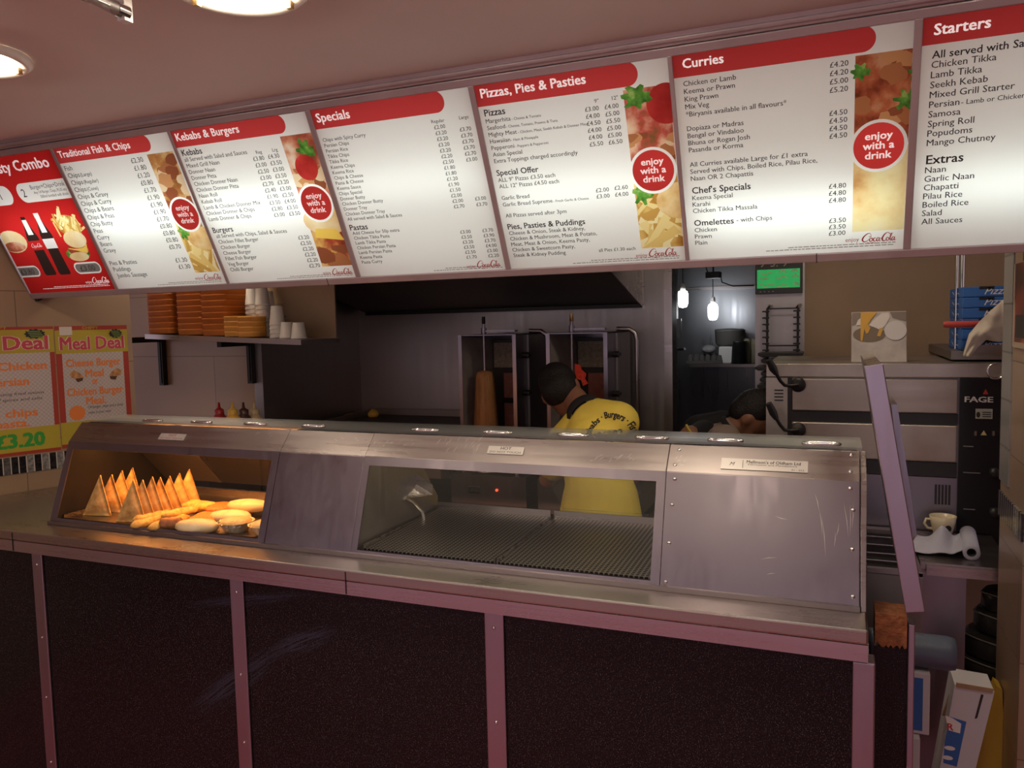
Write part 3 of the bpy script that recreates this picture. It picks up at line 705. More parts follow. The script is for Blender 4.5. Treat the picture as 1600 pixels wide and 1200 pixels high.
for i, (p, q, wh) in enumerate((((262, 789), (300, 794), 'left'), ((288, 791), (322, 797), 'right'))):
    P, Q = on_z(*p, TRZ+.012), on_z(*q, TRZ+.012); c = (P+Q)/2; d = Q-P
    local_obj('battered_fish', stick_geo(.2, .032, 20+i, .6), M['batter'], (c.x, min(c.y, 2.12), TRZ+.001), (0, 0, math.atan2(d.y, d.x)+.15),
              f'knobbly battered piece at the back of the tray, the {wh} one of two', 'fried piece', 'battered pieces at the back')
def disc_geo(r=.05, h=.018, ell=1.0, seed=0, dome=.3):
    g = G(); g.lathe([(0, 0), (r*.8, 0), (r, h*.35), (r*.97, h*.7), (r*.8, h), (r*.4, h*(1+dome*.7)), (0, h*(1+dome))], (0, 0, 0), 26)
    g.v = [Vector((p.x*(1+.08*mnoise.noise(p*30+Vector((seed, 0, 0)))), p.y*ell, p.z)) for p in g.v]; return g
for i, (px, py, dz, wh) in enumerate(((330, 806, 0, 'front left'), (345, 798, .012, 'back left'), (372, 800, 0, 'back right'), (318, 812, .0, 'lowest'))):
    p = on_z(px, py, TRZ+.01); local_obj('breaded_patty', disc_geo(.055, .018, .9, i, .1), M['crumb'], (p.x, p.y, TRZ+.001+dz), (R(rnd.uniform(-4, 4)) if dz else 0, 0, rnd.random()*3),
        f'flat orange breaded patty, {wh} of its heap in the tray', 'patty', 'breaded patties in the display')
for i, (px, py, ln, dz, wh) in enumerate(((308, 825, .145, 0, 'pale one at the front beside the foil pie'), (368, 811, .14, .0, 'behind the foil pie'), (395, 803, .14, .02, 'highest, at the right end of the window'))):
    p = on_z(px, py, TRZ+.01); p.x -= .02*(i > 0); g = disc_geo(.062, .03, .62, 40+i, .25); g.v = [Vector((q.x*1.18, q.y, q.z)) for q in g.v]
    local_obj('bread_roll', g, M['bun'], (p.x, p.y, TRZ+.001+dz), (0, 0, R(12)), f'soft oblong bread roll, {wh}', 'bread roll', 'bread rolls in the display')
for i, (px, py, wh) in enumerate(((268, 822, 'front'),)):
    p = on_z(px, py, TRZ+.01); local_obj('sausage', stick_geo(.075, .02, 50, .9), M['sausage'], (p.x, p.y, TRZ+.001), (0, 0, .5), 'short dark browned sausage beside the pale bread roll', 'sausage')
for i, (px, py, wh) in enumerate(((354, 829, 'whole one showing in the window'), (402, 834, 'half hidden by the window frame'))):
    p = on_z(px, py, TRZ+.012); p.y = max(p.y, YD+.085)
    t = thing('foil_pie', f'small pie in a crinkled foil dish, the {wh}', 'pie', (p.x, p.y, TRZ+.001), 'foil pies in the display')
    g = G(); seg = 36; vs = []
    for r_, h_ in ((.034, .0), (.05, .03), (.055, .031)):
        for k in range(seg):
            a = 2*math.pi*k/seg; rr = r_*(1+(.03 if k % 2 else -.02)*(h_ > .01)); vs.append(Vector((p.x+rr*math.cos(a), p.y+rr*math.sin(a), TRZ+.001+h_)))
    g.add(vs, [(j*seg+k, j*seg+(k+1) % seg, (j+1)*seg+(k+1) % seg, (j+1)*seg+k) for j in range(2) for k in range(seg)]+[tuple(range(seg-1, -1, -1))])
    obj('foil_dish', g, M['foil'], t)
    obj('crust', G().lathe([(.047, .029), (.044, .036), (.03, .041), (0, .043)], (p.x, p.y, TRZ), 28), M['pie'], t)
# heat lamp under the canopy of the food window
def heat(name, x0, x1, y, z, col, en, sy=.03):
    l = bpy.data.lights.new(name, 'AREA'); l.shape = 'RECTANGLE'; l.size = x1-x0; l.size_y = sy; l.energy = en; l.color = col
    o = bpy.data.objects.new(name, l); C.objects.link(o); o.location = ((x0+x1)/2, y, z); return o
hl = heat('heat_lamp', -2.36, -1.58, 1.965, TZ-.045, (1, .37, .09), 4.2); hl.rotation_euler = (R(16), 0, 0)
hl = heat('heat_lamp', -1.2, -.42, 2.0, TZ-.045, (1, .8, .55), .7)
t = thing('heat_lamp_housing', 'warm heat lamp tube under the canopy above the fried food', 'heat lamp', (-1.97, 1.97, TZ-.03))
obj('reflector', G().box(-2.37, -1.57, 1.945, 2.0, TZ-.032, TZ-.012), M['steel'], t)
# ================================================================ backlit menu boards, leaning forward over the counter
TB = 0.46122; BY, BZ = 2.2, 1.759
BV = Vector((0, -math.sin(TB), math.cos(TB))); BN = Vector((0, -math.cos(TB), -math.sin(TB)))   # up the board / out of its face
def BP(x, s, off=0.0): return Vector((x, BY, BZ))+BV*s+BN*off
def bxy(px, py):
    p = on_plane(px, py, (0, BY, BZ), BN); return Vector((p.x, (p-Vector((p.x, BY, BZ))).dot(BV)))
SH = .531
XLB, XRB = -2.985, 1.05
M['frame'] = plain('lilac_grey_aluminium', (.46, .40, .42), .38, .55, var=.1, vs=6)
lb = thing('menu_light_box', 'long leaning lilac-grey aluminium light box housing the row of menu boards', 'light box', BP(-.95, 0))
obj('bottom_rail', G().par(BP(XLB, -.022, .004), UX*(XRB-XLB), BV*.024, -BN*.1), M['frame'], lb, bevel=.003)
obj('top_rail', G().par(BP(XLB, SH-.002, .004), UX*(XRB-XLB), BV*.022, -BN*.1), M['frame'], lb, bevel=.003)
obj('cornice_rail', G().par(BP(XLB, SH+.03, .012), UX*(XRB-XLB), BV*.012, -BN*.03).par(BP(XLB, SH+.021, .002), UX*(XRB-XLB), BV*.045, -BN*.02), M['frame'], lb, bevel=.004)
obj('end_cap', G().par(BP(XLB-.006, -.022, .004), UX*.006, BV*(SH+.044), -BN*.13), M['frame'], lb)
M['box_in'] = plain('light_box_white', (.8, .8, .8), .6)
obj('back_sheet', G().par(BP(XLB, -.02, -.13), UX*(XRB-XLB), BV*(SH+.04), -BN*.003), M['box_in'], lb)
obj('rubber_foot', G().par(BP(XLB+.005, -.034, 0), UX*.02, BV*.014, -BN*.02), M['black'], lb)
for px, py in ((513, 440), (1276, 404)):
    q = bxy(px, py); obj('rail_joint', G().par(BP(q.x-.001, -.0225, .0046), UX*.002, BV*.0245, -BN*.01), M['iron'], lb)

BACKLIGHTS = [[(.5, 2.0, .06), (.5, 2.2, .5)]]*3+[[(.55, 1.0, .06), (.5, 2.0, .5)]]+[[(.42, 1.1, .06), (.5, 1.8, .5)]]+[[(.22, 2.0, .07), (.5, .9, .5)]]+[[(.28, 1.6, .07), (.5, .9, .5)]]
# panels: (left edge pixel at the bottom, right edge pixel at the bottom)
EDG = [None, (187.5, 453), (362.5, 445), (567.6, 436), (800, 427), (1073, 410), (1423, 388)]
REd = [(181, 450), (357.5, 446), (561, 437.5), (790.4, 426), (1068, 409.6), (1411.7, 390), None]
TLD = [None, (81, 232.5), (264, 206), (481.5, 171), (740.8, 135.4), (1055.7, 85), (1443, 25)]
TRD = [(77, 233), (260, 205), (473, 173), (732.6, 135.7), (1046.5, 87.3), (1428, 30), None]
PX = []
for i in range(7):
    a = XLB+.004 if EDG[i] is None else (bxy(*EDG[i]).x+bxy(*TLD[i]).x)/2
    b = (bxy(*REd[i]).x+bxy(*TRD[i]).x)/2 if REd[i] else XRB-.01
    PX.append((a, b))
for i in range(6):
    a, b = PX[i][1], PX[i+1][0]
    obj('divider', G().par(BP(a, .0, .004), UX*(b-a), BV*SH, -BN*.02), M['frame'], lb, bevel=.002)

PAPER = backlit('menu_sheet', (.92, .92, .9))
REDB = backlit('menu_red', (.66, .06, .06))
REDT = backlit('menu_red_deep', (.6, .02, .02))
TITLE = plain('lit_lettering', (.85, .8, .8), .5, emit=(1, .86, .86), es=.33)
BADGE = plain('badge_red', (.5, .03, .03), .5, emit=(.8, .06, .05), es=.16)
LOGO = plain('logo_red', (.42, .02, .03), .5)
LOGOW = plain('logo_white', (.85, .82, .82), .5, emit=(1, .9, .9), es=.3)
TEXT = plain('menu_black', (.02, .02, .025), .5)
FINE = plain('fine_print', (.3, .3, .3), .6)
food_mats = {
 'fry':   backlit('photo_fried_chicken', (1, 1, 1), [(.25, (.2, .06, .02)), (.45, (.5, .22, .07)), (.6, (.8, .55, .25)), (.75, (.85, .7, .45))], 14),
 'chips': backlit('photo_chips', (1, 1, 1), [(.0, (.9, .72, .3)), (.35, (.9, .66, .22)), (.7, (.55, .28, .06)), (.95, (.4, .18, .03))], 26, True, (1, .5, .5)),
 'kebab': backlit('photo_kebab', (1, 1, 1), [(.3, (.06, .09, .02)), (.42, (.45, .1, .06)), (.55, (.7, .3, .18)), (.7, (.85, .72, .55))], 13),
 'burger': backlit('photo_burger', (1, 1, 1), [(.3, (.12, .03, .015)), (.45, (.45, .08, .04)), (.55, (.75, .42, .12)), (.72, (.85, .65, .35))], 11),
 'pizza': backlit('photo_pizza', (1, 1, 1), [(.3, (.1, .12, .03)), (.42, (.55, .1, .07)), (.56, (.8, .45, .3)), (.72, (.9, .72, .5))], 15),
 'curry': backlit('photo_curry', (1, 1, 1), [(.3, (.1, .02, .01)), (.45, (.32, .07, .03)), (.58, (.5, .14, .06)), (.72, (.62, .3, .16))], 22),
 'naan':  backlit('photo_omelette', (1, 1, 1), [(.3, (.55, .25, .08)), (.42, (.8, .55, .25)), (.55, (.88, .76, .42)), (.75, (.92, .84, .6))], 8),
 'green': backlit('photo_leaf', (1, 1, 1), [(.3, (.03, .12, .02)), (.55, (.12, .35, .05)), (.75, (.5, .65, .2))], 40),
 'tomato': backlit('photo_tomato', (1, 1, 1), [(.3, (.35, .02, .02)), (.6, (.6, .05, .04)), (.8, (.8, .3, .25))], 12),
}
chip_m = [backlit(f'photo_chip_{k}', c) for k, c in enumerate(((.9, .72, .32), (.82, .58, .2), (.93, .8, .45), (.62, .36, .09)))]
meat_m = [backlit(f'photo_meat_{k}', c) for k, c in enumerate(((.45, .17, .07), (.62, .3, .13), (.3, .09, .04), (.8, .62, .4)))]
pastry_m = backlit('photo_pasty', (1, 1, 1), [(.3, (.7, .4, .14)), (.55, (.85, .6, .28)), (.8, (.92, .76, .45))], 24)
cheese_m = backlit('photo_cheese', (.9, .62, .12))
bunm = backlit('photo_bun', (1, 1, 1), [(.3, (.75, .5, .22)), (.6, (.88, .72, .45)), (.8, (.95, .88, .7))], 10)
def sticks(key, x0, x1, y0, y1, n, L, wd, ms, seed, a0=0, a1=180, clip=None):
    """overlapping printed chips or strips"""
    rr = random.Random(seed); out = []
    for k in range(n):
        c = Vector((rr.uniform(x0, x1), rr.uniform(y0, y1))); a = R(rr.uniform(a0, a1)); l = L*rr.uniform(.7, 1.15)/2; w_ = wd*rr.uniform(.8, 1.2)/2
        if clip and ((c.x-clip[0].x)/clip[1])**2+((c.y-clip[0].y)/clip[2])**2 > 1: continue
        d = Vector((math.cos(a), math.sin(a))); n_ = Vector((-d.y, d.x))
        q = [c-d*l-n_*w_, c+d*l-n_*w_, c+d*l+n_*w_, c-d*l+n_*w_]
        if not clip: q = [Vector((min(max(p.x, x0), x1), min(max(p.y, y0), y1))) for p in q]
        out.append((f'{key}{k}', q, ms[rr.randrange(len(ms))], 'printed_food'))
    return out
def lumps(key, x0, x1, y0, y1, n, r, ms, seed):
    rr = random.Random(seed); out = []
    for k in range(n):
        c = Vector((rr.uniform(x0, x1), rr.uniform(y0, y1))); ra = r*rr.uniform(.6, 1.2); m_ = 11
        q = [c+Vector((math.cos(2*math.pi*i/m_), math.sin(2*math.pi*i/m_)*.8))*ra*rr.uniform(.7, 1.1) for i in range(m_)]
        q = [Vector((min(max(p.x, x0), x1), min(max(p.y, y0), y1))) for p in q]
        out.append((f'{key}{k}', q, ms[rr.randrange(len(ms))], 'printed_food'))
    return out
def inside(p, poly):
    c = False; n = len(poly); j = n-1
    for i in range(n):
        if (poly[i].y > p.y) != (poly[j].y > p.y) and p.x < (poly[j].x-poly[i].x)*(p.y-poly[i].y)/(poly[j].y-poly[i].y)+poly[i].x: c = not c
        j = i
    return c
def regions(rect, regs):
    """cut a rectangle into the sheet and the coloured areas printed on it; later areas lie over earlier ones"""
    pts = []; edg = []
    for poly in [rect]+[r[1] for r in regs]:
        k = len(pts); pts += poly; edg += [(k+i, k+(i+1) % len(poly)) for i in range(len(poly))]
    V, E_, Fc, *_ = delaunay_2d_cdt(pts, edg, [], 0, 1e-6)
    out = {}
    for f in Fc:
        c = sum((V[i] for i in f), Vector((0, 0)))/len(f)
        if not inside(c, rect): continue
        nm = 'sheet'
        for n_, poly in regs:
            if inside(c, poly): nm = n_
        out.setdefault(nm, []).append([V[i] for i in f])
    return out
def circ(c, r, n=40, ry=None): return [Vector((c.x+r*math.cos(2*math.pi*k/n), c.y+(ry or r)*math.sin(2*math.pi*k/n))) for k in range(n)]
def rrect(x0, y0, x1, y1, rl, rr, n=8):
    out = []
    for cx, cy_, r, a in ((x1, y0, rr, -90), (x1, y1, rr, 0), (x0, y1, rl, 90), (x0, y0, rl, 180)):
        ex = cx-r if cx == x1 else cx+r; ey = cy_+r if cy_ == y0 else cy_-r
        if r <= 0: out.append(Vector((cx, cy_))); continue
        out += [Vector((ex+r*math.cos(R(a+90*k/n)), ey+r*math.sin(R(a+90*k/n)))) for k in range(n+1)]
    return out
def put(g, polys, off=0.0):
    for f in polys:
        if len(f) == 3 or True:
            q = [BP(p.x, p.y, off) for p in f]
            nn = (q[1]-q[0]).cross(q[2]-q[0])
            g.poly(q if nn.dot(BN) > 0 else q[::-1])
def panel(i, label, regs):
    x0, x1 = PX[i]; t = thing('menu_board', label, 'menu board', BP((x0+x1)/2, 0), 'backlit menu boards')
    rect = [Vector((x0, 0)), Vector((x1, 0)), Vector((x1, SH)), Vector((x0, SH))]
    mats = {'sheet': PAPER}; names = {'sheet': 'sheet'}
    for key, poly, m, nm in regs: mats[key] = m; names[key] = nm
    key_of = {}
    for key, poly, m, nm in regs:
        if nm == 'printed_food': key_of[key] = 'pf_'+m.name; mats['pf_'+m.name] = m; names['pf_'+m.name] = nm
    cut = regions(rect, [(k, [Vector((min(max(p.x, x0), x1), min(max(p.y, 0), SH))) for p in poly]) for k, poly, m, nm in regs])
    merged = {}
    for k, polys in cut.items(): merged.setdefault(key_of.get(k, k), []).extend(polys)
    for k, polys in merged.items():
        g = G(); put(g, polys); obj(names[k], g, mats[k], t)
    return t
def block(g, lines, p0, p1, ref=None, align='L', bold=0.006, size=None):
    """lines of print between the first and the last baseline; ref = (line number, end pixel) sets the letter width"""
    a, b = bxy(*p0), bxy(*(p1 or p0)); n = len(lines); g.cut.append((len(g.v), len(g.f)))
    if size is None:
        k, e = ref; ln = lines[k]; q = a.lerp(b, k/max(1, n-1)); wid = abs(bxy(*e).x-q.x)
        nt_ = sum(nat(t, bold)*r for t, r in segs(ln)); size = wid/nt_
        hmax = (a.y-b.y)/max(1, n-1)*1.02 if n > 1 else 9; sx = 1.0
        if size > hmax: sx = size/hmax; size = hmax
        else: sx = 1.04; size = size/1.04
    else: size, sx = size
    for k, ln in enumerate(lines):
        if not ln: continue
        q = a.lerp(b, k/max(1, n-1)); x = q.x
        if align == 'L': x = max(x, min((e0 for e0, e1 in PX if e0-.03 < x < e1), default=x)+.012)
        for t, r in segs(ln):
            write(g, t, BP(x, q.y, .0006), UX, BV, size*r, sx, align, bold)
            x += (nat(t, bold)*r+.16)*size*sx
    return size, sx
def emit(name, g, m, t):
    """one object for each block of print"""
    c = g.cut+[(len(g.v), len(g.f))]
    for (v0, f0), (v1, f1) in zip(c, c[1:]):
        h = G().add(g.v[v0:v1], [tuple(i-v0 for i in f) for f in g.f[f0:f1]]); obj(name, h, m, t)
def segs(ln): return [(ln, 1.0)] if isinstance(ln, str) else ln
def title(t, txt, p0, p1, m=None, name='heading'):
    g = G(); block(g, [txt], p0, p0, (0, p1), bold=.022); obj(name, g, m or TITLE, t)
def head_poly(i, bl, bre, right_px):
    x0 = PX[i][0]; y0 = (bxy(*bl).y+bxy(*bre).y)/2; x1 = bxy(*right_px).x
    r = (SH-y0)*.5
    return rrect(x0, y0, x1, SH+.001, 0, r)
def badge(t, c, r, txt=('enjoy', 'with a', 'drink')):
    g = G(); s = r*.46
    for k, wds in enumerate(txt): write(g, wds, BP(c.x, c.y+r*(.3-.42*k), .0008), UX, BV, s, 1.08, 'C', .022)
    return obj('badge_lettering', g, TITLE, t)
def logo(t, p0, p1, enj=None, m=None):
    g = G(); a, b = bxy(*p0), bxy(*p1); y = (a.y+b.y)/2
    script_logo(g, BP(a.x, y-.0, .0008), UX, BV, b.x-a.x)
    if enj:
        e0, e1 = bxy(*enj[0]), bxy(*enj[1]); write(g, 'enjoy', BP(e0.x, (e0.y+e1.y)/2, .0008), UX, BV, .016, width=e1.x-e0.x)
    obj('drinks_logo', g, m or LOGO, t)
def fine(t, p0, p1, m=None):
    g = G(); a, b = bxy(*p0), bxy(*p1); y = min(max((a.y+b.y)/2, .008), .03)
    for k, (dy, f) in enumerate(((0, 1), (.006, .82))):
        x = b.x-(b.x-a.x)*f
        while x < b.x-.004:
            wd = rnd.uniform(.004, .014); g.par(BP(x, y+dy, .0006), UX*min(wd, b.x-x), BV*.0022, BN*.0001); x += wd+.0025
    obj('small_print', g, m or FINE, t)
def photo(a, b, c, d): return [bxy(*p) for p in (d, c, b, a)]
def strip(tl, tr, br, bl, mid):
    """photo column split by a thin white line at pixel row mid (given on its left edge)"""
    q = [bxy(*p) for p in (tl, tr, br, bl)]
    x0 = (q[0].x+q[3].x)/2; x1 = (q[1].x+q[2].x)/2; y1 = (q[0].y+q[1].y)/2; y0 = (q[2].y+q[3].y)/2
    ym = bxy(*mid).y
    return x0, x1, y0, ym, y1
def std(i, label, head, st, mats, bc, br, extra=lambda s: []):
    x0, x1, y0, ym, y1 = st; x1 = min(x1, PX[i][1]-.0005)
    R_ = lambda a, b, c, d: [Vector((a, b)), Vector((c, b)), Vector((c, d)), Vector((a, d))]
    c = bxy(*bc); c.x = min(c.x, PX[i][1]-br-.001)
    regs = [('head', head, REDB, 'heading_band'), ('ph1', R_(x0, ym+.003, x1, y1), mats[0], 'food_photo'), ('ph2', R_(x0, y0, x1, ym-.003), mats[1], 'food_photo')]
    regs += extra(st)
    regs += [('ring', circ(c, br), PAPER, 'badge_ring'), ('badge', circ(c, br*.88), BADGE, 'drink_badge')]
    t = panel(i, label, regs); badge(t, c, br*.88); return t
BR = .062
def leaf(k, cx, cy_, rx, ry):
    rr = random.Random(k+str(round(cx, 2))); n = 26
    return (k, [Vector((cx+rx*(1.15 if i % 4 < 2 else .72)*rr.uniform(.85, 1.1)*math.cos(2*math.pi*i/n), cy_+ry*(1.15 if i % 4 < 2 else .72)*rr.uniform(.85, 1.1)*math.sin(2*math.pi*i/n))) for i in range(n)], food_mats['green'], 'leaf_garnish')

# ---- fish and chips
st = strip((229.5, 241), (267, 237), (347.5, 424), (305, 426), (270, 336))
t = std(1, 'menu board headed Traditional Fish & Chips', head_poly(1, (92.5, 255.7), (226, 238), (236, 227)), st, (food_mats['fry'], food_mats['chips']), (292, 335), BR,
        lambda s: sticks('c', s[0], min(s[1], PX[1][1]-.001), s[2], s[2]+.12, 26, .1, .02, chip_m, 3)+lumps('m', s[0], s[1], s[3]+.01, s[4], 16, .03, meat_m, 5)+[('pasty', circ(Vector((s[0]+.1, s[3]-.09)), .07, 22, .042), pastry_m, 'pasty_picture'), leaf('lf1', s[0]+.055, s[3]+.03, .03, .02), leaf('lf2', s[0]+.02, s[3]-.06, .02, .03)])
title(t, 'Traditional Fish & Chips', (90.5, 247.5), (202, 233))
g = G(); sm = .78
sz = block(g, ['Fish', [('Chips', 1), ('(Large)', sm)], [('Chips', 1), ('(Regular)', sm)], [('Chips', 1), ('(Cone)', sm)], 'Chips & Gravy', 'Chips & Curry', 'Chips & Beans', 'Chips & Peas', 'Chip Butty', 'Peas', 'Curry', 'Beans', 'Gravy'],
      (100.7, 267.5), (163.7, 395), (6, (178.7, 328.7)))
block(g, ['Pies & Pasties', 'Puddings', 'Jumbo Sausage'], (173, 414.5), (184.5, 433.7), size=sz)
block(g, ['£2.30', '£1.80', '£1.20', '£0.80', '£1.70', '£1.90', '£1.90', '£1.90', '£1.70', '£0.80', '£0.80', '£0.80', '£0.70'], (225, 252.5), (284, 388), align='R', size=sz)
block(g, ['£1.30', '£1.30'], (293.7, 408.7), (298.7, 419), align='R', size=sz); emit('menu_text', g, TEXT, t)
logo(t, (320, 437), (346, 436), ((306, 437), (318, 436))); fine(t, (247, 445), (347, 441))
# ---- kebabs and burgers
st = strip((434.5, 213), (486, 208), (552.5, 414.5), (506, 416), (476, 322))
t = std(2, 'menu board headed Kebabs & Burgers', head_poly(2, (274, 230), (435, 211), (445, 192)), st, (food_mats['kebab'], food_mats['burger']), (501, 317), BR,
        lambda s: lumps('m', s[0], s[1], s[3]+.01, s[4]-.1, 14, .03, meat_m, 8)+lumps('bb', s[0], s[1], s[2], s[2]+.07, 6, .04, meat_m[:3], 9)+[('bun', circ(Vector((s[0]+.07, s[3]-.05)), .085, 20, .05), bunm, 'bun_picture'), ('chs', [Vector((s[0]+.01, s[2]+.1)), Vector((s[1], s[2]+.085)), Vector((s[1]-.02, s[2]+.125)), Vector((s[0]+.02, s[2]+.13))], cheese_m, 'cheese_picture'), leaf('lf1', s[0]+.075, s[4]-.05, .028, .034), ('tm1', circ(Vector((s[0]+.06, s[4]-.1)), .04), food_mats['tomato'], 'tomato_slice'),
                   ('lf2', circ(Vector((s[0]+.03, s[3]+.02)), .03, 9, .022), food_mats['green'], 'leaf_garnish')])
title(t, 'Kebabs & Burgers', (274, 221), (372, 207.5))
g = G()
sz = block(g, ['all Served with Salad and Sauces', 'Mixed Grill Naan', 'Donner Naan', 'Donner Pitta', 'Chicken Donner Naan', 'Chicken Donner Pitta', 'Naan Roll', 'Kebab Roll', 'Lamb & Chicken Donner Mix', 'Chicken Donner & Chips', 'Lamb Donner & Chips'],
      (289, 253), (327.5, 345.5), (0, (387, 242)))
block(g, ['£3.80', '£3.00', '£2.50', '£3.00', '£2.70', '£2.40', '£1.90', '£3.50', '£2.80', '£3.00'], (414, 249.5), (446, 337.5), align='R', size=sz)
block(g, ['£4.30', '£3.50', '£3.00', '£3.50', '£3.20', '£3.00', '£2.50', '£4.00', '£3.50', '£3.50'], (437.5, 246), (470, 335.5), align='R', size=sz)
block(g, ['Reg'], (410, 239.5), None, align='R', size=(sz[0]*.8, sz[1])); block(g, ['Lrg'], (434.5, 236), None, align='R', size=(sz[0]*.8, sz[1]))
block(g, ['all Served with Chips, Salad & Sauces', 'Chicken Fillet Burger', 'Chicken Burger', 'Cheese Burger', 'Fillet Fish Burger', 'Veg Burger', 'Chilli Burger'], (339, 372), (361, 424), size=sz)
block(g, ['£3.20', '£2.50', '£2.20', '£2.20', '£2.20', '£2.70'], (484, 373), (501, 417), align='R', size=sz)
emit('menu_text', g, TEXT, t)
g = G(); block(g, ['Kebabs'], (284, 244), None, (0, (315, 240)), bold=.015); block(g, ['Burgers'], (334, 364), None, (0, (365, 361)), bold=.015); emit('subheading', g, TEXT, t)
logo(t, (520, 429), (550, 428), ((505.5, 429), (517.5, 428))); fine(t, (434, 437), (553, 431))
# ---- specials
x0s = bxy(694, 158.5)
rgs = [('head', head_poly(3, (490.6, 202.5), (683, 177), (694, 158.5)), REDB, 'heading_band')]
t = panel(3, 'menu board headed Specials', rgs)
title(t, 'Specials', (492, 192), (543.7, 184.6))
g = G()
sz = block(g, ['Chips with Spicy Curry', 'Persian Chips', 'Persian Rice', 'Tikka Chips', 'Tikka Rice', 'Keema Chips', 'Keema Rice', 'Chips & Cheese', 'Pasta & Cheese', 'Keema Sauce', 'Chips Special', 'Donner Butty', 'Chicken Donner Butty', 'Donner Tray', 'Chicken Donner Tray', 'All served with Salad & Sauces'],
      (502, 222.3), (543.7, 345), (15, (629, 339.5)))
block(g, ['£2.00', '£3.20', '£3.20', '£3.20', '£3.20', '£2.20', '£2.50', '£1.80', '£1.80', '£1.20', '£1.90', '£1.50', '£2.00', '£2.00', '£2.70'], (696.3, 199.8), (726.3, 324), align='R', size=sz)
block(g, ['£3.70', '£3.70', '£3.70', '£3.70', '£2.70', '£3.00'], (736.8, 203.3), (746.4, 250.6), align='R', size=sz)
block(g, ['£3.00', '£3.70'], (760, 311.7), (762, 320.8), align='R', size=sz)
block(g, ['Regular'], (694.7, 190), None, align='R', size=(sz[0]*.85, sz[1])); block(g, ['Large'], (732.6, 184.6), None, align='R', size=(sz[0]*.85, sz[1]))
block(g, ['Add Cheese for 50p extra', 'Chicken Tikka Pasta', 'Lamb Tikka Pasta', 'Chicken Persian Pasta', 'Lamb Persian Pasta', 'Keema Pasta', 'Pasta Curry'], (551.7, 367), (566.3, 412), size=sz)
block(g, ['£3.00', '£3.50', '£3.20', '£3.50', '£2.50', '£1.70'], (736, 364), (745.6, 403.3), align='R', size=sz)
block(g, ['£3.70', '£3.90', '£3.70', '£4.00', '£3.00', '£2.20'], (771, 361.5), (780, 401), align='R', size=sz)
emit('menu_text', g, TEXT, t)
g = G(); block(g, ['Pastas'], (547.8, 360), None, (0, (575, 356.5)), bold=.015); emit('subheading', g, TEXT, t)
logo(t, (746, 418), (781, 416), ((730, 419), (744, 418))); fine(t, (679, 425), (786, 420))
# ---- pizzas
st = strip((974.4, 139.8), (1048.8, 132), (1065.4, 386), (1000.7, 386.8), (988, 267))
t = std(4, 'menu board headed Pizzas, Pies & Pasties', head_poly(4, (747.5, 167.5), (982, 135.4), (996, 110.6)), st, (food_mats['pizza'], food_mats['chips']), (1029.8, 265.8), BR,
        lambda s: sticks('c', s[0], min(s[1], PX[4][1]-.001), s[2], s[2]+.14, 26, .11, .024, chip_m, 4)+lumps('m', s[0], s[1], s[3]+.02, s[4]-.11, 12, .02, meat_m, 15)+[('pasty', circ(Vector((s[0]+.12, s[3]-.09)), .065, 22, .05), pastry_m, 'pasty_picture'), ('tm1', circ(Vector((s[0]+.105, s[4]-.045)), .05), food_mats['tomato'], 'tomato'), leaf('lf1', s[0]+.03, s[4]-.02, .035, .03), leaf('lf2', s[0]+.02, s[3]-.06, .025, .035)])
title(t, 'Pizzas, Pies & Pasties', (752, 153.5), (915.8, 129.6))
g = G(); k_ = .62
sz = block(g, [[('Margerhita', 1), ('- Cheese & Tomato', k_)], [('Seafood', 1), ('- Cheese, Tomato, Prawns & Tuna', k_)], [('Mighty Meat', 1), ('- Chicken, Meat, Seekh Kebab & Donner Meat', k_)], [('Hawaiian', 1), ('- Ham & Pineapple', k_)], [('Pepperoni', 1), ('- Peppers & Pepperoni', k_)], 'Asian Special', 'Extra Toppings charged accordingly'],
      (759.7, 193), (772.9, 255), (6, (903, 240.4)))
block(g, ['£3.00', '£4.00', '£4.50', '£4.00', '£4.00', '£5.50'], (936, 171.9), (943, 226.7), align='R', size=sz)
block(g, ['£4.00', '£5.00', '£5.50', '£5.00', '£5.00', '£6.50'], (967, 168), (973, 223.5), align='R', size=sz)
block(g, ['9"'], (935.6, 160), None, align='R', size=(sz[0]*.85, sz[1])); block(g, ['12"'], (966, 155), None, align='R', size=(sz[0]*.85, sz[1]))
block(g, ['ALL 9" Pizzas £3.50 each', 'ALL 12" Pizzas £4.50 each'], (779, 284.7), (780.7, 294.4), size=sz)
block(g, ['Garlic Bread', [('Garlic Bread Supreme', 1), ('- Fresh Garlic & Cheese', k_)]], (784.5, 312.5), (786.3, 322.7), size=sz)
block(g, ['£2.00', '£3.00'], (952, 298.8), (953, 308.4), align='R', size=sz); block(g, ['£2.60', '£4.00'], (981.4, 295), (982.3, 305.5), align='R', size=sz)
block(g, ['All Pizzas served after 3pm'], (790.7, 340), None, size=sz)
block(g, ['Cheese & Onion, Steak & Kidney,', 'Chicken & Mushroom, Meat & Potato,', 'Meat, Meat & Onion, Keema Pasty,', 'Chicken & Sweetcorn Pasty,', 'Steak & Kidney Pudding'], (796, 367.3), (803, 401.7), size=sz)
block(g, ['all Pies £1.30 each'], (936, 393.5), None, (0, (993, 388.6)))
emit('menu_text', g, TEXT, t)
g = G(); block(g, ['Pizzas'], (757.7, 182), None, (0, (790, 177.7)), bold=.015); block(g, ['Special Offer'], (776.7, 274.8), None, (0, (842, 268)), bold=.015)
block(g, ['Pies, Pasties & Puddings'], (794, 358.5), None, (0, (914.6, 349)), bold=.015); emit('subheading', g, TEXT, t)
logo(t, (1014, 401), (1056.7, 398), ((994, 402), (1011.5, 401))); fine(t, (896, 414), (1062, 402))
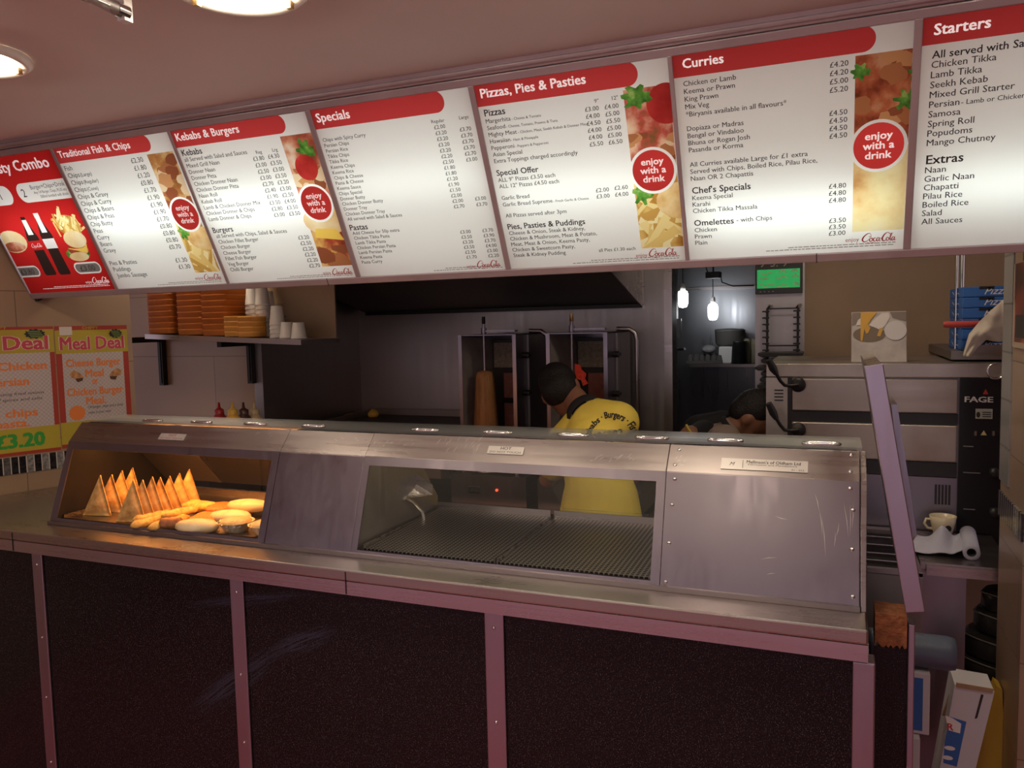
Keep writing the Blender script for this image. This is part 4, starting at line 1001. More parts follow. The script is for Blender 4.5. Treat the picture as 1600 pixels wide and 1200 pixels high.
# ---- curries
st = strip((1336.7, 87.7), (1427, 75), (1411.7, 358), (1331.7, 362.7), (1334, 232))
t = std(5, 'menu board headed Curries', head_poly(5, (1057, 121.7), (1353, 81.7), (1369, 53)), st, (food_mats['curry'], food_mats['naan']), (1383, 227), BR,
        lambda s: lumps('m', s[0], s[1], s[3]+.01, s[4], 16, .026, meat_m[:3], 6)+[leaf('lf1', s[0]+.01, s[4]-.035, .02, .018), leaf('lf2', s[0]+.11, s[3]+.1, .026, .022), leaf('lf3', s[0]+.13, s[4]-.05, .02, .02)])
title(t, 'Curries', (1066.7, 107), (1131, 98))
g = G()
sz = block(g, ['Chicken or Lamb', 'Keema or Prawn', 'King Prawn', 'Mix Veg', '*Biryanis available in all flavours*'], (1068, 135), (1072, 182.7), (4, (1229, 161.7)))
block(g, ['£4.20', '£4.20', '£5.00', '£5.20'], (1325.7, 102), (1325, 141.7), align='R', size=sz)
block(g, ['Dopiaza or Madras', 'Bengal or Vindaloo', 'Bhuna or Rogan Josh', 'Pasanda or Korma'], (1073.7, 205), (1076.7, 238.3), size=sz)
block(g, ['£4.50']*4, (1324, 178), (1323.7, 214), align='R', size=sz)
block(g, ['All Curries available Large for £1 extra', 'Served with Chips, Boiled Rice, Pilau Rice,', 'Naan OR 2 Chapattis'], (1078, 261), (1079.7, 282.7), size=sz)
block(g, ['Keema Special', 'Karahi', 'Chicken Tikka Massala'], (1082, 313), (1083, 333), size=sz)
block(g, ['£4.80']*3, (1322, 292.7), (1321.7, 315), align='R', size=sz)
block(g, ['Chicken', 'Prawn', 'Plain'], (1085.7, 363), (1086.7, 382.7), size=sz)
block(g, ['£3.50', '£3.50', '£3.00'], (1321.7, 346.7), (1321, 366.7), align='R', size=sz)
block(g, ['- with Chips'], (1151, 347), None, (0, (1206.7, 342.7)))
emit('menu_text', g, TEXT, t)
g = G(); block(g, ["Chef's Specials"], (1081.7, 302.7), None, (0, (1173, 293)), bold=.015); block(g, ['Omelettes'], (1085, 353), None, (0, (1146.7, 347)), bold=.015); emit('subheading', g, TEXT, t)
logo(t, (1346, 378), (1398, 375), ((1321, 378), (1342, 377))); fine(t, (1197, 393), (1399, 382))
# ---- starters
yb = bxy(1442, 72).y
t = panel(6, 'menu board headed Starters, cut off by the right edge of the photo', [('head', [Vector((PX[6][0], yb)), Vector((PX[6][1]-.15, yb)), Vector((PX[6][1]-.15, SH)), Vector((PX[6][0], SH))], REDB, 'heading_band')])
title(t, 'Starters', (1459, 55), (1548, 43))
g = G()
sz = block(g, ['Chicken Tikka', 'Lamb Tikka', 'Seekh Kebab', 'Mixed Grill Starter', [('Persian', 1), ('- Lamb or Chicken', .75)], 'Samosa', 'Spring Roll', 'Popudoms', 'Mango Chutney'], (1455, 106.7), (1447.7, 228.3), (0, (1556.7, 95)))
block(g, ['Naan', 'Garlic Naan', 'Chapatti', 'Pilau Rice', 'Boiled Rice', 'Salad', 'All Sauces'], (1445, 270.7), (1439.3, 350.7), size=sz)
emit('menu_text', g, TEXT, t)
g = G(); block(g, ['Extras'], (1446.7, 256.7), None, (0, (1505, 251.7)), bold=.015); block(g, ['All served with Salad'], (1456, 91.7), None, size=(sz[0]*1.1, sz[1]), bold=.012); emit('subheading', g, TEXT, t)
# ---- combo (red)
x0, x1 = PX[0]; full = [Vector((x0, 0)), Vector((x1, 0)), Vector((x1, SH)), Vector((x0, SH))]
def between(px_a, px_b, wide, ncol=None): return bxy(*px_a), bxy(*px_b)
p2a, p2b = bxy(28, 300), bxy(104, 308)
q1, q2 = bxy(30, 287), bxy(43, 317)
pill2 = rrect(bxy(30, 301).x-.01, q2.y, x1, q1.y, (q1.y-q2.y)*.48, 0)
r1 = bxy(28, 305); pill1 = rrect(x0, q2.y, r1.x-.03, q1.y, 0, (q1.y-q2.y)*.48)
def quad(a, b, wd): # upright strip between two points
    A, B_ = bxy(*a), bxy(*b); x = (A.x+B_.x)/2; return [Vector((x-wd/2, B_.y)), Vector((x+wd/2, B_.y)), Vector((x+wd/2, A.y)), Vector((x-wd/2, A.y))]
def bottle_poly(top, bot, wd):
    A, B_ = bxy(*top), bxy(*bot); x = (A.x+B_.x)/2; h = A.y-B_.y
    pr = [(.0, .40), (.03, .5), (.28, .46), (.42, .44), (.56, .5), (.66, .5), (.78, .34), (.9, .2), (1, .19)]
    return x, B_.y, h, [Vector((x+r*wd, B_.y+k*h)) for k, r in pr]+[Vector((x-r*wd, B_.y+k*h)) for k, r in pr[::-1]]
colab = backlit('cola_dark', (.035, .018, .016)); lblw = backlit('bottle_label', (.85, .82, .82)); grey = backlit('price_grey', (.22, .19, .18))
regs = [('red', full, REDT, 'red_sheet'), ('pill1', pill1, PAPER, 'offer_pill'), ('pill2', pill2, PAPER, 'offer_pill')]
for k, (tp, bt) in enumerate((((36, 339), (79, 430)), ((56, 334), (102, 429)))):
    bx, by, bh, poly = bottle_poly(tp, bt, .062)
    regs.append((f'bot{k}', poly, colab, 'bottle_picture'))
    regs.append((f'neck{k}', [Vector((bx-.014, by+bh*.7)), Vector((bx+.014, by+bh*.7)), Vector((bx+.0115, by+bh*.95)), Vector((bx-.0115, by+bh*.95))], lblw, 'bottle_neck'))
    if k: regs.append((f'cap{k}', [Vector((bx-.013, by+bh*.93)), Vector((bx+.013, by+bh*.93)), Vector((bx+.013, by+bh*1.01)), Vector((bx-.013, by+bh*1.01))], lblw, 'bottle_cap'))
    regs.append((f'lab{k}', [Vector((bx-.03, by+bh*.44)), Vector((bx+.03, by+bh*.44)), Vector((bx+.031, by+bh*.6)), Vector((bx-.031, by+bh*.6))], (lblw if k else REDT), 'bottle_label'))
    if k == 0: bA = (bx, by, bh)
    else: bB = (bx, by, bh)
fr = bxy(106, 352); bu = bxy(117, 374); bu2 = bxy(121, 390)
regs += [('fries', circ(fr, .058, 22, .04), food_mats['chips'], 'fries_picture')]+sticks('fs', fr.x-.07, fr.x+.07, fr.y-.04, fr.y+.06, 46, .05, .009, chip_m, 11, 20, 160, (fr, .066, .05))+[ ('let', circ(bxy(122, 397), .06, 18, .026), food_mats['green'], 'lettuce_picture'),
         ('meat', circ(bxy(122, 390), .052, 18, .024), food_mats['burger'], 'burger_picture'), ('bunb', circ(bxy(124, 401), .05, 18, .018), bunm, 'bun_picture'), ('chs', [bxy(115, 388)+Vector((-.03, 0)), bxy(115, 388)+Vector((.075, .012)), bxy(115, 388)+Vector((.06, -.02))], cheese_m, 'cheese_picture'), ('tom', circ(bxy(119, 384), .045, 16, .012), food_mats['tomato'], 'tomato_picture'), ('bunt', circ(bu, .056, 24, .034), bunm, 'bun_picture'),
         ('keb', circ(bxy(20, 378), .075, 20, .045), bunm, 'kebab_picture'), ('kebm', circ(bxy(23, 386), .06, 20, .02), food_mats['kebab'], 'kebab_filling')]
for k, (a, b) in enumerate((((24, 417), (62, 432)), ((116, 411), (158, 426)))):
    A, B_ = bxy(*a), bxy(*b); cx = (A.x+B_.x)/2; cyy = (A.y+B_.y)/2; hw, hh = .068, .023
    regs.append((f'pw{k}', rrect(cx-hw, cyy-hh, cx+hw, cyy+hh, hh*.98, hh*.98), PAPER, 'price_outline'))
    regs.append((f'pg{k}', rrect(cx-hw+.006, cyy-hh+.006, cx+hw-.006, cyy+hh-.006, (hh-.006)*.98, (hh-.006)*.98), grey, 'price_plate'))
    if k == 0: pr0 = (cx, cyy)
    else: pr1 = (cx, cyy)
t = panel(0, 'red menu board headed Tasty Combo with bottles and a burger, leftmost of the row', regs)
g = G(); e = bxy(79, 260); st_ = bxy(0, 271); wd = (e.x-st_.x)/ (nat('sty Combo', .022)/nat('Tasty Combo', .022))
write(g, 'Tasty Combo', BP(e.x, (e.y+st_.y)/2, .0006), UX, BV, wd/nat('Tasty Combo', .022)*.92, 1.09, 'R', .022); obj('heading', g, TITLE, t)
g = G(); hh = q1.y-q2.y
a = bxy(39, 305); write(g, '2', BP(a.x, q2.y+hh*.3, .0006), UX, BV, hh*.6, 1, 'C')
b = bxy(16, 307); write(g, '1', BP(r1.x-.09, q2.y+hh*.3, .0006), UX, BV, hh*.6, 1, 'C')
xa = a.x+.045
write(g, 'Burger+Chips+Drink', BP(xa, q2.y+hh*.64, .0006), UX, BV, .022, width=x1-xa-.008)
write(g, 'Any 1/4 Burger, Chips, PLUS any', BP(xa+.006, q2.y+hh*.4, .0006), UX, BV, .015, width=x1-xa-.016)
write(g, '500ml bottled soft drink', BP(xa+.03, q2.y+hh*.17, .0006), UX, BV, .015, width=x1-xa-.04)
for (cx, cyy), tx in ((pr0, '£3.80'), (pr1, '£3.00')): write(g, tx, BP(cx, cyy-.011, .0006), UX, BV, .032, 1.1, 'C')
obj('menu_text', g, TEXT, t)
logo(t, (146, 443), (171, 441), ((135, 443), (144.5, 442)), LOGOW)
g = G(); script_logo(g, BP(bA[0]-.027, bA[1]+bA[2]*.49, .0008), UX, BV, .054); obj('bottle_lettering', g, LOGOW, t)
fine(t, (68, 452), (172, 446), LOGOW)
# light box lamps: a narrow tube per board plus an added broad fill lamp
for i, (x0, x1) in enumerate(PX):
    for s_, en, hgt in BACKLIGHTS[i]:
        l = bpy.data.lights.new('menu_backlight', 'AREA'); l.shape = 'RECTANGLE'; l.size = (x1-x0)*.92; l.size_y = hgt; l.energy = .32*en*(x1-x0); l.color = (.88, 1, .95)
        o = bpy.data.objects.new('menu_backlight', l); C.objects.link(o)
        z = -BN; y = BV; x = y.cross(z)
        o.matrix_world = Matrix(((x.x, y.x, z.x, 0), (x.y, y.y, z.y, 0), (x.z, y.z, z.z, 0), (0, 0, 0, 1))); o.location = BP((x0+x1)/2, s_*SH, -.085)
        obj('backlight_bar', G().par(BP(x0+.02, s_*SH-.012, -.1), UX*(x1-x0-.04), BV*.024, -BN*.012), M['box_in'], lb)
# ================================================================ posters on the left wall
LU = Vector((math.sin(AL), math.cos(AL), 0)); LN = nL
def lw(px, py):
    p = on_plane(px, py, KN, LN); return (p-KN).dot(LU), p.z
def LP(t_, z, off=0.001): return Vector((KN.x, KN.y, 0))+LU*t_+Vector((0, 0, z))+LN*off
VZ = Vector((0, 0, 1))
pmat = {}
pmat['red'] = plain('poster_red', (.34, .035, .02), .45); pmat['yellow'] = plain('poster_yellow', (.42, .33, .03), .45)
pmat['green'] = plain('poster_green', (.03, .3, .04), .5); pmat['orange'] = plain('poster_orange', (.7, .2, .04), .5)
pmat['pink'] = plain('poster_crimson', (.5, .05, .09), .5); pmat['pale'] = plain('poster_pale', (.75, .65, .55), .5)
pmat['brown'] = plain('poster_bun', (.45, .22, .08), .5, var=.4, vs=60)
m, nt, b = new_mat('poster_gingham'); v = coords(nt, (1, 1, 1), (0, 0, -math.pi/2+AL))
ck = N(nt, 'ShaderNodeTexChecker'); ck.inputs['Scale'].default_value = 120; ck.inputs['Color1'].default_value = (.42, .36, .35, 1); ck.inputs['Color2'].default_value = (.5, .44, .42, 1)
nt.links.new(v, ck.inputs[0]); nt.links.new(ck.outputs[0], b.inputs['Base Color']); b.inputs['Roughness'].default_value = .4; pmat['ging'] = m
def poster(label, t0, t1, z0, z1, fr, side, lines, price, small, extras):
    h = z1-z0; Z = lambda k: z1-h*k; o = thing('poster', label, 'poster', LP((t0+t1)/2, z0), 'meal deal posters')
    def rect(name, a, b_, k0, k1, m, off):
        obj(name, G().par(LP(a, Z(k1), off), LU*(b_-a), VZ*(Z(k0)-Z(k1)), LN*.0003), m, o)
    obj('paper', G().par(LP(t0, z0, .0004), LU*(t1-t0), VZ*h, LN*.0008), pmat['red'], o)
    rect('title_band', t0, t1, fr[0], fr[1], pmat['yellow'], .0013)
    rect('check_ground', t0+side, t1-side, fr[1], fr[2], pmat['ging'], .0013)
    rect('price_band', t0, t1, fr[2], fr[3], pmat['yellow'], .0013)
    W = t1-t0; tc = (t0+t1)/2
    g = G(); write(g, 'Meal Deal', LP(tc, Z(fr[1]*.86), .0023), LU, VZ, h*.15, align='C', bold=.03, width=W*.89); obj('title', g, pmat['pink'], o)
    g = G(); write(g, 'Meal Deal', LP(tc, Z(fr[1]*.86), .0017), LU, VZ, h*.15, align='C', bold=.055, width=W*.91); obj('title_outline', g, pmat['pale'], o)
    g = G(); write(g, 'CHIPPY', LP(tc-W*.02, Z(fr[0]*.8), .0016), LU, VZ, h*.034, align='C', bold=.02, width=W*.22); obj('heading', g, pmat['yellow'], o)
    g = G()
    for tx, k, w_ in lines: write(g, tx, LP(tc, Z(k), .0019), LU, VZ, h*.088, align='C', bold=.03, width=W*w_)
    obj('offer_text', g, pmat['orange'], o)
    g = G()
    for tx, k, a, w_ in small: write(g, tx, LP(t0+W*a, Z(k), .0019), LU, VZ, h*.032, align='L', shear=.25, width=W*w_)
    obj('small_text', g, M['black_ink'], o)
    if price:
        g = G(); write(g, price, LP(t0+W*.42, Z((fr[2]+fr[3])/2+.055), .0019), LU, VZ, h*.15, bold=.045, width=W*.44); obj('price', g, pmat['green'], o)
    # dark green blot printed at the top right
    g = G(); c = LP(t1-W*.17, Z(fr[0]+.035), .0023)
    n = 22; g.poly([c+LU*(math.cos(2*math.pi*k/n)*W*.1*(1 if k % 2 else .82))+VZ*(math.sin(2*math.pi*k/n)*h*.04*(1 if k % 2 else .8)) for k in range(n)]); obj('printed_blot', g, M['black_ink'], o)
    g = G()
    for k in range(4): write(g, 'wow', c+LU*(-W*.05)+VZ*(h*(.02-.017*k))+LN*.0004, LU, VZ, h*.02) if False else g.par(c+LU*(-W*.07+.004*k)+VZ*(h*(.017-.014*k))+LN*.0003, LU*W*.12, VZ*h*.005, LN*.0002)
    obj('blot_scribble', g, plain('scribble_green', (.25, .4, .08), .5), o)
    extras(o, t0, t1, Z, W, h); return o
pz0, pz1 = 1.118, 1.628
tR2, tL2 = lw(203, 600)[0], lw(90.5, 600)[0]
tR1 = lw(88.5, 600)[0]; W2 = tR2-tL2
def ex1(o, t0, t1, Z, W, h): pass
def ex2(o, t0, t1, Z, W, h):
    for a, s in ((.25, 1), (.8, -1)):
        g = G(); c = LP(t0+W*a, Z(.42), .0019)
        g.poly([c+LU*(x*W*s)+VZ*(y*h) for x, y in ((-.09, .03), (-.03, .055), (.05, .03), (.1, -.005), (.03, -.02), (-.07, -.005))]); obj('burger_picture', g, pmat['brown'], o)
        g = G(); g.poly([c+LU*(x*W*s)+VZ*(y*h)+LN*.0003 for x, y in ((-.02, -.015), (.09, -.01), (.08, -.035), (.01, -.045))]); obj('burger_filling', g, plain('burger_dark', (.08, .03, .015), .6), o)
    g = G(); c = LP(t0+W*.23, Z(.72), .0019); n = 30
    g.poly([c+LU*(math.cos(2*math.pi*k/n)*W*.115*(1 if k % 2 else .9))+VZ*(math.sin(2*math.pi*k/n)*h*.065*(1 if k % 2 else .9)) for k in range(n)]); obj('starburst', g, pmat['orange'], o)
    obj('sticker', G().par(LP(t0+W*.06, Z(.075), .0021), LU*W*.17, VZ*h*.07, LN*.0003), plain('sticker_paper', (.6, .55, .5), .6), o)
poster('meal deal poster with a green price, cut by the left edge of the photo', tR1-.40, tR1, pz0, pz1, (.022, .205, .79, .975), .018,
       [('Lamb - Chicken', .335, .84), ('or Persian', .455, .5), ('naan, chips', .70, .62), ('or pasta.', .80-.02, .46)], '£3.20',
       [('traditional recipes using fried onions', .53, .06, .82), ('and a selection of spices and salts', .575, .08, .78)], ex1)
poster('meal deal poster for cheese burger and chicken burger, right of the two', tL2, tR2, pz0+.005, pz1, (.035, .225, .79, .97), .022,
       [('Cheese Burger', .335, .76), ('Meal', .425, .26), ('or', .49, .08), ('Chicken Burger', .575, .78), ('Meal.', .655, .28)], None,
       [('1/4 burger, chips and a drink', .69, .38, .5), ('make it your meal', .735, .38, .32)], ex2)

# ================================================================ shelf with boxes and cups on the tiled wall
YSF = 2.72
sL, sR = on_y(226, 522, YSF), on_y(470, 531, YSF)
def SH_Z(x): return sL.z+(sR.z-sL.z)*(x-sL.x)/(sR.x-sL.x)
sh = thing('wall_shelf', 'grey wall shelf on two dark brackets carrying orange boxes and white cups', 'shelf', ((sL.x+sR.x)/2, 2.86, sL.z-.03))
ux = (sR-sL)
obj('board', G().par(sL-VZ*.022, ux, (0, Y2-YSF-.002, 0), (0, 0, .022)), M['steel'], sh)
obj('backboard', G().par(Vector((sL.x, Y2-.028, SH_Z(sL.x))), ux, (0, .008, 0), (0, 0, .6)), M['paint'], sh)
for px, py in ((255, 602), (393, 599)):
    q = on_y(px, py, Y2-.02); obj('bracket', G().box(q.x-.014, q.x+.014, Y2-.03, Y2-.001, q.z, SH_Z(q.x)-.02).box(q.x-.005, q.x+.005, Y2-.034, Y2-.03, q.z+.01, SH_Z(q.x)-.02), M['iron'], sh)
    obj('bracket_arm', G().box(q.x-.012, q.x+.012, YSF+.06, Y2-.03, SH_Z(q.x)-.05, SH_Z(q.x)-.023), M['iron'], sh)
M['foam'] = plain('orange_foam', (.5, .15, .02), .5, var=.06, vs=20, bump=.1, bs=300)
M['foam_pale'] = plain('pale_orange_foam', (.75, .36, .07), .5)
M['cup'] = plain('white_foam_cup', (.62, .58, .53), .5, bump=.08, bs=300)
def box_geo(w, d, h):
    g = G()
    def ring(sx, sy, z): 
        r = .022; out = []
        for cx, cy_, a in ((sx/2-r, sy/2-r, 0), (-sx/2+r, sy/2-r, 90), (-sx/2+r, -sy/2+r, 180), (sx/2-r, -sy/2+r, 270)):
            out += [Vector((cx+r*math.cos(R(a+30*k)), cy_+r*math.sin(R(a+30*k)), z)) for k in range(4)]
        return out
    rs = [ring(w*.975, d*.975, 0), ring(w*.985, d*.985, h*.75), ring(w, d, h*.78), ring(w, d, h*.97), ring(w*.96, d*.96, h)]
    n = 16; vs = [p for r_ in rs for p in r_]
    fs = [(j*n+k, j*n+(k+1) % n, (j+1)*n+(k+1) % n, (j+1)*n+k) for j in range(4) for k in range(n)]
    fs += [tuple(range(n-1, -1, -1)), tuple(range(4*n, 5*n))]
    return g.add(vs, fs, True)
bw = (on_y(268, 490, 2.77)-on_y(227, 490, 2.77)).length
FB = [local_obj('foam_box', box_geo(bw*.97, .19, .026), M['foam'], (0, 0, -5)), ]
def stack(x, y, n, src, z0, dz, label, group):
    for k in range(n):
        o = src.copy(); C.objects.link(o); BASE[o.name] = Vector((0, 0, 0)); o.location = (x, y, z0+k*dz); tag(o, label, 'food box' if 'box' in o.name else 'cup', group)
for px, nm in ((247, 'leftmost'), (294, 'second'), (333, 'third')):
    q = on_y(px, 500, 2.745)
    stack(q.x, 2.84, 11, FB[0], SH_Z(q.x-.05)+.001, .0262, f'orange foam food box in the {nm} tall stack on the wall shelf', f'foam boxes in the {nm} stack')
bpy.data.objects.remove(FB[0])
FS = local_obj('foam_box', box_geo(.1, .1, .022), M['foam_pale'], (0, 0, -5))
for px, n, nm in ((378, 4, 'left'), (399, 4, 'right')):
    q = on_y(px, 515, 2.8); stack(q.x, 2.78, n, FS, SH_Z(q.x-.05)+.001, .0222, f'pale orange foam box in the {nm} one of the two low stacks beside the cups', f'low {nm} stack of foam boxes')
bpy.data.objects.remove(FS)
def cup_geo(r, h): return G().lathe([(r, 0), (r*1.02, h*.03), (r*1.0, h*.07), (r*.97, h*.08), (r*.72, h*.98), (r*.66, h), (0, h)], (0, 0, 0), 22)
CB = local_obj('foam_cup', cup_geo(.034, .085), M['cup'], (0, 0, -5)); CS = local_obj('foam_cup', cup_geo(.034, .07), M['cup'], (0, 0, -5))
for px, n, src, y, dz, nm in ((389, 8, CB, 2.85, .02, 'tallest stack behind the low orange boxes'), (404, 8, CB, 2.86, .02, 'tall stack left of the middle one'), (413, 7, CB, 2.92, .02, 'tall stack against the wall'),
                           (426, 4, CB, 2.8, .018, 'medium stack in the middle'), (441, 1, CS, 2.79, .02, 'single cup left of the shelf end'), (459, 1, CS, 2.79, .02, 'single cup at the right end of the shelf'), (374, 4, CB, 2.93, .02, 'short stack behind the orange boxes')):
    q = on_y(px, 520, y-.034)
    stack(q.x, y, n, src, SH_Z(q.x)+.001, dz, f'upturned white foam cup, {nm}', f'upturned cups, {nm}' if n > 1 else None)
bpy.data.objects.remove(CB); bpy.data.objects.remove(CS)
# pencilled marks on the backboard
sq = thing('wall_note', 'small pencilled note on the beige board above the cups', 'note', on_y(438, 478, Y2-.029))
g = G(); write(g, 'HVAC', on_y(430, 479, Y2-.0288), UX, VZ, .022, shear=.2); g.par(on_y(441, 497, Y2-.0288), (.022, 0, .006), (0, 0, .005), (0, -.0003, 0)); obj('lettering', g, plain('pencil', (.1, .08, .07), .7), sq)

# ================================================================ sauce bottles
zb = 1.075
tbl = thing('side_bench', 'steel side bench behind the display holding the sauce bottles', 'bench', (-2.75, 2.85, 0))
obj('top', G().box(-3.0, X2-.01, 2.62, Y2-.005, zb-.03, zb), M['steel'], tbl)
obj('body', G().box(-2.98, X2-.03, 2.66, Y2-.01, .02, zb-.03), M['steel_dark'], tbl)
for px, y, col, nm in ((343, 2.88, (.28, .012, .015), 'red'), (364, 2.78, (.55, .33, .05), 'yellow'), (381, 2.86, (.06, .025, .02), 'dark brown'), (398, 2.92, (.42, .33, .2), 'cream')):
    q = on_y(px, 650, y); zt = on_y(px, 629, y).z; h = zt-zb; c = (q.x, y, zb+.001)
    o = thing('sauce_bottle', f'{nm} squeeze bottle of sauce standing behind the display by the grill corner', 'sauce bottle', c, 'squeezy sauce bottles')
    mt = plain(f'{nm}_sauce_plastic'.replace(' ', '_'), col, .35)
    hb = h-.055
    obj('body', G().lathe([(0, 0), (.036, 0), (.037, .01), (.037, hb-.035), (.032, hb-.015), (.02, hb)], c, 24), mt, o)
    obj('cap', G().lathe([(.022, hb-.001), (.022, hb+.02), (.015, hb+.024), (.007, hb+.03), (.0045, h), (0, h)], c, 18), mt, o)

# ================================================================ extraction hood
Xh = on_y(1003, 475, YB).x
fr_ = on_x(957, 425, Xh)
zh = on_y(780, 483, YB).z
m_h = M['steel_dark']
hd = thing('extraction_hood', 'dark steel extraction hood over the grills under the menu boards', 'extractor hood', ((X2+Xh)/2, 3.5, zh))
fy = fr_.y; fz = fr_.z
k_ = (fz-zh)/(YB-fy); yf = 2.75; zf = min(CEIL-.02, zh+k_*(YB-yf))
obj('canopy', G().prism([(X2+.06, YB-.005, zh), (X2+.06, yf, zf), (X2+.06, yf, CEIL-.002), (X2+.06, YB-.005, CEIL-.002)], (Xh-X2-.062, 0, 0)), m_h, hd)
obj('end_plate', G().prism([(Xh-.001, YB-.005, zh-.01), (Xh-.001, yf, zf-.01), (Xh-.001, yf, CEIL-.002), (Xh-.001, YB-.005, CEIL-.002)], (.006, 0, 0)), M['steel'], hd)
obj('gutter', G().box(X2+.07, Xh, YB-.03, YB-.004, zh-.014, zh+.004), M['iron'], hd)
struct('trim_6', G().box(Xh+.004, Xh+.014, YB-.006, YB-.0005, zh-.02, CEIL), M['steel'])

# ================================================================ griddle in the alcove
gz = on_y(630, 640, YB-.03).z
gx1 = on_y(713, 640, 3.4).x
gr = thing('griddle', 'black flat griddle in the corner of the steel alcove', 'griddle', ((X2+gx1)/2, 3.5, gz-.2))
obj('hotplate', G().box(X2+.12, gx1, 3.2, YB-.035, gz-.045, gz-.03), M['iron'], gr)
obj('body', G().box(X2+.12, gx1, 3.22, YB-.03, gz-.25, gz-.046), M['steel_dark'], gr)
obj('splash_guard', G().box(X2+.1, gx1, YB-.034, YB-.026, gz-.05, gz+.004), M['steel_dark'], gr)
obj('splash_guard', G().prism([(X2+.1, YB-.03, gz-.045), (X2+.1, YB-.03, gz+.004), (X2+.1, 3.2, gz-.012), (X2+.1, 3.2, gz-.045)], (.008, 0, 0)), M['steel_dark'], gr)
p = on_z(563, 645, gz-.03); local_obj('burger', disc_geo(.06, .012, .8, 70, .1), food('burger_meat', (.2, .11, .08), (.3, .18, .13), (.38, .24, .18), 60), (p.x, min(p.y, 3.7), gz-.029), label='flat brown burger cooking on the griddle', cat='burger')
p = on_z(595, 649, gz-.03); local_obj('onion', disc_geo(.032, .03, .8, 71, .5), plain('yellow_onion', (.65, .42, .06), .5), (p.x, min(p.y, 3.68), gz-.029), label='yellow lump of food beside the burger on the griddle', cat='food')
# bench the grills stand on
bz = on_y(760, 790, 3.3).z
bn = thing('grill_bench', 'dark equipment bench under the griddle and kebab grills', 'bench', (-1.6, 3.5, 0))
obj('top', G().box(X2+.01, XJ-.04, 3.24, YB-.005, bz-.03, bz), M['steel_dark'], bn)
obj('lower_shelf', G().box(X2+.03, XJ-.06, 3.3, YB-.01, .3, .33), M['steel_dark'], bn)
for x in (X2+.05, -1.9, -1.3, XJ-.09): obj('leg', G().box(x, x+.03, 3.27, 3.3, 0, bz-.03), M['steel_dark'], bn)

# ================================================================ kebab grills
mesh_m, nt, b = new_mat('burner_gauze'); v = coords(nt, (1, 1, 1)); ck = N(nt, 'ShaderNodeTexNoise'); ck.inputs['Scale'].default_value = 60
nt.links.new(v, ck.inputs['Vector']); nt.links.new(ramp(nt, ck.outputs[0], [(.3, (.2, .16, .11)), (.7, (.32, .27, .2))]), b.inputs['Base Color']); b.inputs['Roughness'].default_value = .8
cer = plain('burner_ceramic', (.36, .13, .1), .8, var=.15, vs=40)
hot = plain('burner_glowing', (.5, .05, .03), .7, emit=(1, .07, .03), es=.08, var=.3, vs=90)
m, nt, b = new_mat('doner_meat'); v = coords(nt, (60, 60, 8)); nz = N(nt, 'ShaderNodeTexNoise'); nz.inputs['Scale'].default_value = 1; nz.inputs['Detail'].default_value = 6
nt.links.new(v, nz.inputs['Vector']); nt.links.new(ramp(nt, nz.outputs[0], [(.3, (.26, .11, .035)), (.7, (.46, .22, .075))]), b.inputs['Base Color']); b.inputs['Roughness'].default_value = .55
bp = N(nt, 'ShaderNodeBump'); bp.inputs['Strength'].default_value = .5; bp.inputs['Distance'].default_value = .01; nt.links.new(nz.outputs[0], bp.inputs['Height']); nt.links.new(bp.outputs[0], b.inputs['Normal'])
M['doner'] = m
YG = 3.36
